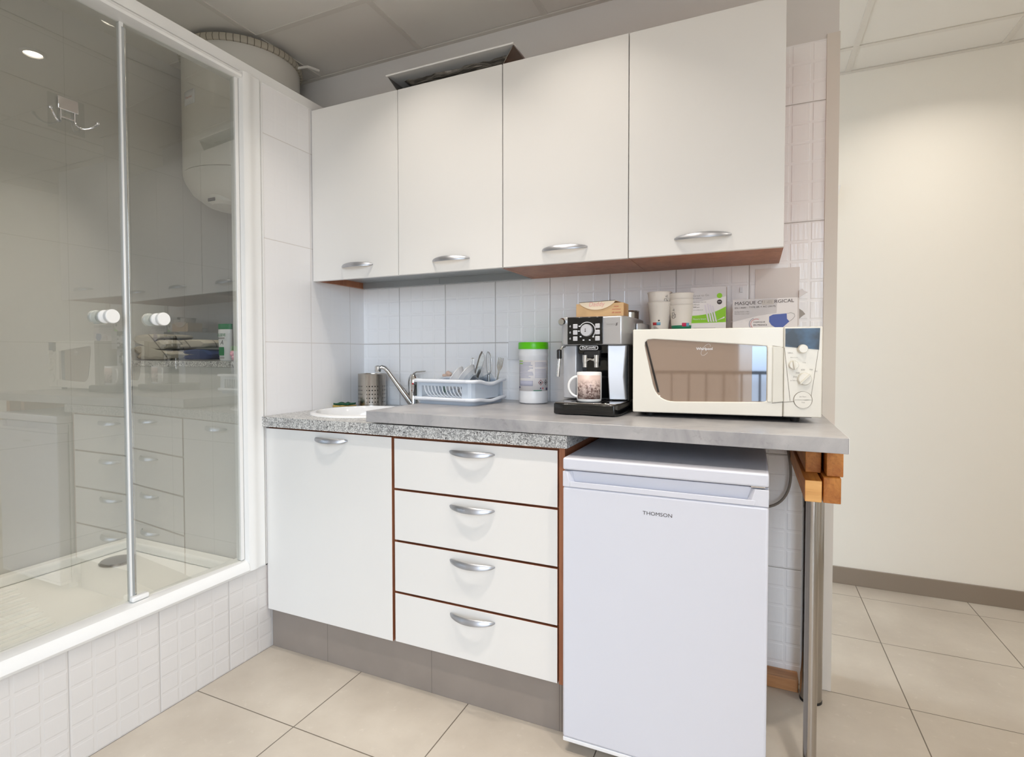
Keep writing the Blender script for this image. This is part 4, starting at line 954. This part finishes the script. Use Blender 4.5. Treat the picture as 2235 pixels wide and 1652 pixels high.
# ------------------------------------------------------------------ things on the microwave
mt = 1.2128
def cup_stack(x, y, z0, zs, label, r0=0.0285, r1=0.0405, H=0.105, green=False, grp=None):
    """nested paper cups; each cup is a thing"""
    for k, dz in enumerate(zs):
        t = thing('paper_cup', label[k], 'paper cup', (x, y, z0+dz), group=None)
        rr = lambda h: r0+(r1-r0)*h/H
        obj('cup_wall', B().lathe([(0.0, 0.003), (r0-0.001, 0.003), (r0, 0.0), (r1, H-0.003), (r1+0.0016, H-0.0025), (r1+0.0019, H-0.0005), (r1+0.0008, H+0.0006), (r1-0.0006, H-0.001), (r0-0.0005, 0.005), (0.0, 0.005)], n=44), CUP, t)
        yield t, rr
vw = math.atan2(-2.1186+0.15, 1.6976-1.40)
def cup_icon(t, rr, z, a, H=0.105):
    def w(m, z0, z1, a0, a1): return B().wrap((0, 0), rr(z0), rr(z1), z0, z1, a+a0, a+a1, 4, 0.0006)
    b = B()
    for z0, z1, a0, a1 in ((z, z+0.001, -0.14, 0.14), (z+0.019, z+0.020, -0.14, 0.14), (z, z+0.020, -0.14, -0.11), (z, z+0.020, 0.11, 0.14), (z+0.003, z+0.004, 0.14, 0.26), (z+0.013, z+0.014, 0.14, 0.26), (z+0.003, z+0.014, 0.24, 0.27), (z+0.003, z+0.004, -0.26, -0.14), (z+0.003, z+0.010, -0.27, -0.24), (z+0.025, z+0.030, 0.0, 0.04), (z+0.024, z+0.033, 0.10, 0.14), (z+0.007, z+0.013, -0.03, -0.01), (z+0.007, z+0.013, 0.02, 0.04)):
        b.wrap((0, 0), rr(z0), rr(z1), z0, z1, a+a0, a+a1, 4, 0.0006)
    obj('cup_drawing', b, INK, t, solid=0.0001)
lab1 = ['tall white paper cup at the bottom of the left stack, red and blue square print', 'white paper cup nested on top of the left stack, cup drawing near its rim']
zc1 = [0.0, 0.0345]
for k, (t, rr) in enumerate(cup_stack(1.400, -0.140, mt, zc1, lab1)):
    if k == 0:
        obj('red_square', B().wrap((0, 0), rr(0.024), rr(0.034), 0.024, 0.034, vw-0.75, vw-0.32, 5, 0.0006), REDINK, t, solid=0.0001)
        obj('blue_square', B().wrap((0, 0), rr(0.024), rr(0.034), 0.024, 0.034, vw-0.32, vw+0.10, 5, 0.0006), BLUEL, t, solid=0.0001)
        b = B()
        b.wrap((0, 0), rr(0.038), rr(0.042), 0.038, 0.042, vw-0.15, vw+0.02, 5, 0.0006); obj('round_mark', b, INK, t, solid=0.0001)
        b = B()
        for q in range(4): b.wrap((0, 0), rr(0.0125+0.0025*q), rr(0.0135+0.0025*q), 0.0125+0.0025*q, 0.0135+0.0025*q, vw-0.7, vw-0.1-0.1*q, 5, 0.0006)
        obj('small_print', b, INK_L, t, solid=0.0001)
    else: cup_icon(t, rr, 0.060, vw+0.55)
lab2 = ['white paper cup at the bottom of the right stack with green base band', 'white paper cup in the middle of the right stack', 'white paper cup on top of the right stack, slightly narrower']
for k, (t, rr) in enumerate(cup_stack(1.4795, -0.150, mt, [0.0, 0.0, 0.0], lab2) if False else cup_stack(1.4740, -0.140, mt, [0.0, 0.020, 0.0400], lab2, 0.032, 0.040, 0.092)):
    if k == 0:
        obj('green_band', B().wrap((0, 0), rr(0.010), rr(0.022), 0.010, 0.022, vw-1.35, vw+1.2, 18, 0.0006), GREENP, t, solid=0.0001)
        obj('magenta_square', B().wrap((0, 0), rr(0.018), rr(0.030), 0.018, 0.030, vw+0.0, vw+0.40, 5, 0.0010), MAGENTA, t, solid=0.0001)
        obj('blue_square', B().wrap((0, 0), rr(0.018), rr(0.030), 0.018, 0.030, vw+0.40, vw+0.72, 5, 0.0010), BLUEL, t, solid=0.0001)
        cup_icon(t, rr, 0.046, vw-0.85, 0.092)
# stirrer box
XB = thing('stirrer_box', 'white and lime green carton of wooden stirrers on the microwave', 'box', (1.5595, -0.150, mt), 0.0)
obj('carton', B().box(-0.056, 0.056, 0.0, 0.06, 0, 0.150), [CARD], XB, bevel=0.0008)
decal([(-0.056, 0.150-0.053), (0.056, 0.150-0.034), (0.056, 0.1495), (-0.056, 0.1495)], -0.0001, CARD_G, XB, 'grey_print')
low = [(-0.056+0.112*i/12, 0.029 + 0.0*i - 0.004*sin(pi*i/12)*0.0 + 0.0015*(i/12)) for i in range(13)]
up = [(-0.056+0.112*i/12, 0.0545+0.028*(i/12)**2.4) for i in range(13)]
decal(low+up[::-1], -0.0001, LIME, XB, 'green_band')
sw_ = [(-0.02+0.072*i/12, 0.0275+0.022*(i/12)**2) for i in range(13)]; sw2 = [(-0.02+0.072*i/12, 0.0255+0.0235*(i/12)**1.3*0.8) for i in range(13)]
decal(sw_+sw2[::-1], -0.0006, CARD, XB, 'white_swoosh')
b = B()
for k in range(4):
    x = -0.012+0.008*k+ (0.0); b.prism([(x+0.012, 0.033), (x+0.017, 0.032), (x+0.005, 0.094-0.004*abs(k-1)), (x, 0.094-0.004*abs(k-1))], -0.0011-0.0001*k, -0.0007-0.0001*k)
obj('stirrer_picture', b, [mat('stirrer pale print', (226, 220, 228), 0.6)], XB, smooth=False)
obj('round_badge', B().prism(disc(0.036, 0.119, 0.0085), -0.0012, -0.0006), LIME, XB, smooth=False); obj('round_badge', B().prism(disc(0.036, 0.098, 0.0080), -0.0012, -0.0006), INK, XB, smooth=False)
text('100%', 0.010, 0.036, 0.0985, -0.0013, CARD, XB)
text('Great to Go', 0.050, -0.047, 0.1215, -0.0006, INK_L, XB, align='L', tilt=0.03); text('by multiserve', 0.026, -0.047, 0.1125, -0.0006, INK, XB, align='L', tilt=0.03)
text('Wooden Stirrer', 0.042, -0.047, 0.099, -0.0006, INK_L, XB, align='L', tilt=0.02); text('140mm', 0.020, -0.047, 0.0915, -0.0006, INK_L, XB, align='L'); text('1000 pcs', 0.020, -0.047, 0.0825, -0.0006, INK, XB, align='L'); text('Stirrers/Bâtonnets', 0.032, -0.047, 0.0735, -0.0006, INK_L, XB, align='L')
text('Nature Smart', 0.042, -0.047, 0.043, -0.0007, CARD, XB, align='L', bold=0.015)
decal(rect(-0.046, 0.024, 0.0120, 0.0128), -0.0001, INK_L, XB, 'print_line')
obj('side_face', B().box(0.0562, 0.0567, 0.001, 0.059, 0.001, 0.149), CARD_S, XB, smooth=False)
b = B()
for k in range(16): b.box(0.0568, 0.0571, 0.018, 0.044, 0.060+0.004*k, 0.0615+0.004*k)
obj('barcode', b, INK_L, XB, smooth=False)
# mask box
KB = thing('mask_box', 'white carton of surgical masks with blue mask print on the microwave', 'box', (1.7320, -0.148, mt), 0.0)
obj('carton', B().box(-0.0955, 0.0935, 0.0, 0.085, 0, 0.1035), CARD, KB, bevel=0.0008)
decal([(-0.0955, 0.030), (-0.02, 0.0485), (0.034, 0.056), (0.036, 0.103), (-0.0955, 0.103)], -0.0001, CARD_G, KB, 'grey_print')
text('MASQUE CHIRURGICAL', 0.172, -0.089, 0.089, -0.0007, INK, KB, align='L', h=0.0125, bold=0.006, tilt=0.025)
obj('torn_patch', B().prism([(-0.009, 0.083), (0.026, 0.084), (0.026, 0.100), (-0.007, 0.099)], -0.0014, -0.0008), mat('scuffed carton', (200, 194, 190), 0.8), KB, smooth=False)
b = B()
for p in ([(-0.002, 0.088), (-0.001, 0.097)], [(0.009, 0.088), (0.011, 0.097)], [(0.013, 0.087), (0.015, 0.098)], [(0.018, 0.087), (0.019, 0.097)], [(0.006, 0.090), (0.010, 0.092)]): band(b, p, 0.0008, -0.0014)
obj('torn_letters', b, INK_L, KB, smooth=False)
text('EN 14683 - TYPE IIR + AC (2019)', 0.120, -0.089, 0.0745, -0.0007, INK, KB, align='L', tilt=0.025, h=0.0068, bold=0.004)
text('FILTRATION > 98%', 0.044, -0.090, 0.0625, -0.0007, INK_L, KB, align='L', h=0.0038); text('PROTECTION 3 PLIS', 0.044, -0.090, 0.0560, -0.0007, INK_L, KB, align='L', h=0.0038)
text('FABRIQUÉ', 0.034, -0.033, 0.028, -0.0007, INK, KB, align='L', h=0.006); text('EN FRANCE', 0.040, -0.033, 0.0185, -0.0007, INK, KB, align='L', h=0.0055)
decal(arc_band(-0.025, 0.022, 0.016, 0.0012, 1.1, 4.9), -0.0003, REDINK, KB, 'red_arc'); decal(arc_band(-0.026, 0.022, 0.0195, 0.0011, 1.9, 4.4), -0.0003, NAVY, KB, 'blue_arc'); decal(arc_band(-0.025, 0.022, 0.0185, 0.0012, 5.2, 5.6), -0.0003, NAVY, KB, 'blue_arc')
decal([(0.013, 0.045), (0.024, 0.051), (0.063, 0.0535), (0.064, 0.036), (0.071, 0.028), (0.053, 0.010), (0.033, 0.008), (0.020, 0.017), (0.013, 0.028)], -0.0003, BLUEM, KB, 'mask_picture')
b = B(); band(b, [(0.064, 0.053), (0.075, 0.0555), (0.084, 0.052), (0.086, 0.044), (0.081, 0.036), (0.071, 0.028)], 0.0007, -0.0003); obj('ear_loop_picture', b, INK, KB, smooth=False)
obj('side_face', B().box(0.0937, 0.0942, 0.001, 0.084, 0.001, 0.1025), CARD_S, KB, smooth=False)

# ------------------------------------------------------------------ dish rack and what stands in it
rz = ztop(0.65)+0.0002
RX0, RX1, RY0, RY1 = 0.494, 0.782, -0.330, -0.070
DR = thing('dish_rack', 'pale grey plastic dish rack with drip tray beside the sink', 'dish rack', ((RX0+RX1)/2, (RY0+RY1)/2, rz), -0.10)
rw, rdp = (RX1-RX0)/2, (RY1-RY0)/2
def rloop(w, d, z, r=0.03, n=10, wave=0.0, segs=14):
    P = []
    # straight sides sampled so that the short ends can dip
    C_ = ((w-r, -d+r, -pi/2), (w-r, d-r, 0), (-w+r, d-r, pi/2), (-w+r, -d+r, pi))
    for q, (cx, cy, a0) in enumerate(C_):
        for i in range(n+1): P.append((cx+r*cos(a0+pi/2*i/n), cy+r*sin(a0+pi/2*i/n)))
        nx = C_[(q+1) % 4]; e0 = P[-1]; e1 = (nx[0]+r*cos(nx[2]), nx[1]+r*sin(nx[2]))
        for i in range(1, segs): P.append((e0[0]+(e1[0]-e0[0])*i/segs, e0[1]+(e1[1]-e0[1])*i/segs))
    out = []
    for x, y in P:
        zz = z
        if wave and abs(x) > w-r: zz = z - wave*0.5*(1+cos(pi*min(abs(y)/(d*0.75), 1)))
        out.append((x, y, zz))
    return out
def rimtube(name, w, d, z, rad, m, wave):
    L = rloop(w, d, z, 0.03, 8, wave); L = L + [L[0], L[1]]
    return obj(name, B().tube(L[:-1], rad, 10, 1.0, cap=False), m, DR)
tray = B(); tray.loft([rloop(rw*0.90, rdp*0.90, 0.0), rloop(rw*0.94, rdp*0.94, 0.014), rloop(rw*0.97, rdp*0.97, 0.018, wave=0.004)], True, False)
obj('drip_tray', tray, RACK, DR, solid=0.002, smooth=True)
rimtube('tray_rim', rw*0.985, rdp*0.985, 0.0205, 0.0068, RACK_W, 0.008)
# basket: solid right end, slotted front
bw, bd_ = rw*0.93, rdp*0.92
b = B()
z0, z1 = 0.022, 0.086
b.box(-bw+0.006, bw-0.006, -bd_+0.006, bd_-0.006, z0, z0+0.003)
obj('basket_floor', b, RACK, DR, smooth=False)
b = B()
def wall_strip(b, p0, p1, zl, zh, t=0.003):
    dx, dy = p1[0]-p0[0], p1[1]-p0[1]; l = math.hypot(dx, dy); nx, ny = dy/l*t/2, -dx/l*t/2
    b.loft([[(p0[0]+nx, p0[1]+ny, zl), (p1[0]+nx, p1[1]+ny, zl), (p1[0]-nx, p1[1]-ny, zl), (p0[0]-nx, p0[1]-ny, zl)], [(p0[0]+nx, p0[1]+ny, zh), (p1[0]+nx, p1[1]+ny, zh), (p1[0]-nx, p1[1]-ny, zh), (p0[0]-nx, p0[1]-ny, zh)]])
for s in (-1, 1):
    wall_strip(b, (-bw+0.02, s*bd_), (bw-0.02, s*bd_), 0.070, z1); wall_strip(b, (-bw+0.02, s*bd_), (-bw+0.034, s*bd_), z0, 0.070); wall_strip(b, (bw-0.045, s*bd_), (bw-0.02, s*bd_), z0, 0.070); wall_strip(b, (-bw+0.034, s*bd_), (bw-0.045, s*bd_), z0, z0+0.004)
for s in (-1, 1):
    P0 = [(s*(bw-0.02), -bd_), (s*(bw-0.006), -bd_+0.006), (s*bw, -bd_+0.02), (s*bw, bd_-0.055)]
    P1 = [(s*bw, bd_-0.030), (s*bw, bd_-0.02), (s*(bw-0.006), bd_-0.006), (s*(bw-0.02), bd_)]
    for Q in (P0, P1):
        for a, c in zip(Q, Q[1:]): wall_strip(b, a, c, z0, z1)
    wall_strip(b, (s*bw, bd_-0.055), (s*bw, bd_-0.030), z0, z0+0.004)
obj('basket_wall', b, RACK, DR, smooth=False)
for k in range(11):
    x = -bw+0.045+k*(2*bw-0.10)/10
    pts = [(x+0.0, -bd_+0.002, 0.070), (x+0.003, -bd_+0.004, 0.050), (x+0.010, -bd_+0.010, 0.034), (x+0.020, -bd_+0.018, 0.027)]
    obj('slat', B().tube(pts, [0.0022, 0.0022, 0.002, 0.002], 8), RACK_W, DR)
rimtube('basket_rim', rw*0.985, rdp*0.985, 0.0895, 0.0068, RACK_W, 0.013)
# plates / bowls
def plate(label, x, y, z, r, tilt, yawp, m, dish=0.018, name='plate', cat='plate'):
    b = B(); b.lathe([(0.0, 0.0), (r*0.55, 0.0), (r*0.62, dish*0.35), (r, dish), (r*1.0, dish+0.002), (r*0.60, dish*0.35+0.003), (r*0.53, 0.003), (0.0, 0.003)], n=48)
    o = obj(name, b, m, loc=(x, y, z), rot=(0, 0, 0)); o.rotation_euler = (Matrix.Rotation(yawp, 3, 'Z') @ Matrix.Rotation(tilt, 3, 'Y')).to_euler()
    return tag(o, label, cat)
fz = rz+z0+0.003
BOWLC = mat('grey white glazed dish', (214, 214, 216), 0.16, coat=0.3)
plate('grey white bowl leaning left in the dish rack, its rim facing the sink', 0.650, -0.215, fz+0.054, 0.056, -1.05, 0.15, BOWLC, 0.030, 'bowl', 'bowl')
plate('second grey white bowl leaning behind the first in the dish rack', 0.690, -0.205, fz+0.058, 0.060, -1.0, 0.1, BOWLC, 0.032, 'bowl', 'bowl')
plate('clear glass bowl tipped on its side in the middle of the dish rack', 0.728, -0.215, fz+0.054, 0.054, -0.85, -0.1, CLEAR, 0.036, 'glass_bowl', 'bowl')
def tumbler(label, x, y, z, rot, h=0.085, r0=0.026, r1=0.033):
    o = obj('drinking_glass', B().lathe([(0.0, 0.0), (r0, 0.0), (r1, h), (r1-0.0015, h+0.0005), (r0-0.002, 0.006), (0.0, 0.005)], n=36), CLEAR, loc=(x, y, z), rot=rot); return tag(o, label, 'glass')
tumbler('clear drinking glass lying on its side under the cutlery in the dish rack', 0.690, -0.135, fz+0.040, (0, R_(68), R_(8)), 0.060)
tumbler('clear drinking glass tilted between the glass bowl and the fork', 0.752, -0.255, fz+0.038, (0, R_(-62), R_(14)), 0.050)
# cutlery
def blade(name, label, p0, p1, kind, m, cat, rollz=0.0, group=None):
    p0, p1 = Vector(p0), Vector(p1); L = (p1-p0).length; b = B()
    if kind == 'fork':
        ol = [(0.0, 0.004), (0.06, 0.0035), (0.10, 0.0028), (0.125, 0.0035), (0.140, 0.0095), (0.150, 0.0118), (0.155, 0.0118)]
        sc = L/0.195
        b.prism([(a, x*sc) for x, a in ol] + [(-a, x*sc) for x, a in ol[::-1]], -0.0008, 0.0008)
        for k in range(4):
            u = -0.0095+k*0.00635; b.prism([(u-0.0020, 0.1545*sc), (u+0.0020, 0.1545*sc), (u*1.08+0.0011, 0.195*sc), (u*1.08-0.0011, 0.195*sc)], -0.0008, 0.0008)
    elif kind == 'knife':
        ol = [(0.0, 0.0050), (0.03, 0.0062), (0.5, 0.0050), (0.55, 0.0075), (0.9, 0.0085), (1.0, 0.0020)]
        b.prism([(a, x*L) for x, a in ol] + [(-a*0.8, x*L) for x, a in ol[::-1]], -0.0012, 0.0012)
    elif kind == 'spoon':
        ol = [(0.0, 0.0032), (0.5, 0.003), (0.72, 0.004), (0.82, 0.0125), (0.90, 0.0145), (0.96, 0.011), (1.0, 0.003)]
        b.prism([(a, x*L) for x, a in ol] + [(-a, x*L) for x, a in ol[::-1]], -0.0010, 0.0010)
    elif kind == 'loop':
        n = 18; W_ = 0.006
        P_ = [(-W_, 0, 0)] + [(-W_*cos(pi*i/n), 0, L-W_+W_*sin(pi*i/n)) for i in range(n+1)] + [(W_, 0, 0)]
        b.tube(P_, 0.0014, 8)
    elif kind == 'whisk':
        for k in range(5):
            a = pi*k/5; n = 16
            b.tube([(0.016*sin(pi*i/n)*cos(a)*(1.0), 0.016*sin(pi*i/n)*sin(a), L*0.45+(L*0.55)*(0.5-0.5*cos(pi*i/n))) for i in range(n+1)], 0.0008, 6)
        b.lathe([(0, 0), (0.005, 0.001), (0.005, L*0.45), (0, L*0.46)], n=14)
    o = obj(name, b, m)
    zax = (p1-p0).normalized(); yax = Vector((sin(rollz), cos(rollz), 0)); xax = yax.cross(zax).normalized(); yax = zax.cross(xax)
    o.matrix_world = Matrix(((xax.x, yax.x, zax.x, p0.x), (xax.y, yax.y, zax.y, p0.y), (xax.z, yax.z, zax.z, p0.z), (0, 0, 0, 1)))
    return tag(o, label, cat, group)
blade('fork', 'steel fork standing tines up at the right end of the dish rack', (0.765, -0.150, fz+0.004), (0.790, -0.142, 1.124), 'fork', STEEL, 'fork')
blade('spoon', 'rounded wire handle standing leftmost of the cutlery in the dish rack', (0.630, -0.125, fz+0.004), (0.650, -0.115, 1.122), 'loop', STEEL, 'utensil')
blade('knife', 'dark steel knife handle leaning right, longest in the cutlery bunch', (0.636, -0.120, fz+0.004), (0.690, -0.112, 1.150), 'knife', DARKST, 'knife', 0.3)
blade('knife', 'bright steel knife handle leaning beside the dark knife', (0.648, -0.130, fz+0.004), (0.698, -0.120, 1.142), 'knife', STEEL, 'knife', 0.2)
blade('knife', 'slim steel knife between the bright knife and the whisk', (0.660, -0.136, fz+0.004), (0.706, -0.128, 1.136), 'knife', STEEL, 'knife', 0.1)
blade('whisk', 'small wire whisk standing at the back of the dish rack', (0.726, -0.120, fz+0.006), (0.718, -0.115, 1.148), 'whisk', STEEL, 'whisk')
# small ornament behind the rack
pt = thing('ornament', 'small green pot with pale peach petals behind the dish rack', 'ornament', (0.497, -0.036, GZ1+0.0002))
pt.location = (0.466, -0.034, GZ1+0.0002)
obj('pot', B().lathe([(0, 0), (0.016, 0), (0.020, 0.06), (0.021, 0.128), (0.019, 0.130), (0, 0.128)], n=28), TEAL, pt)
b = B()
for k, (x, y, z, r) in enumerate([(0.002, 0, 0.140, 0.009), (0.012, 0, 0.143, 0.008), (-0.006, 0.004, 0.142, 0.007), (0.018, 0.0, 0.152, 0.011), (0.027, 0.0, 0.148, 0.010), (0.024, 0.002, 0.136, 0.009)]):
    b.lathe([(0, -r), (r*0.7, -r*0.7), (r, 0), (r*0.7, r*0.7), (0, r)], (x, y, z), 12)
obj('petals', b, PEACH, pt)
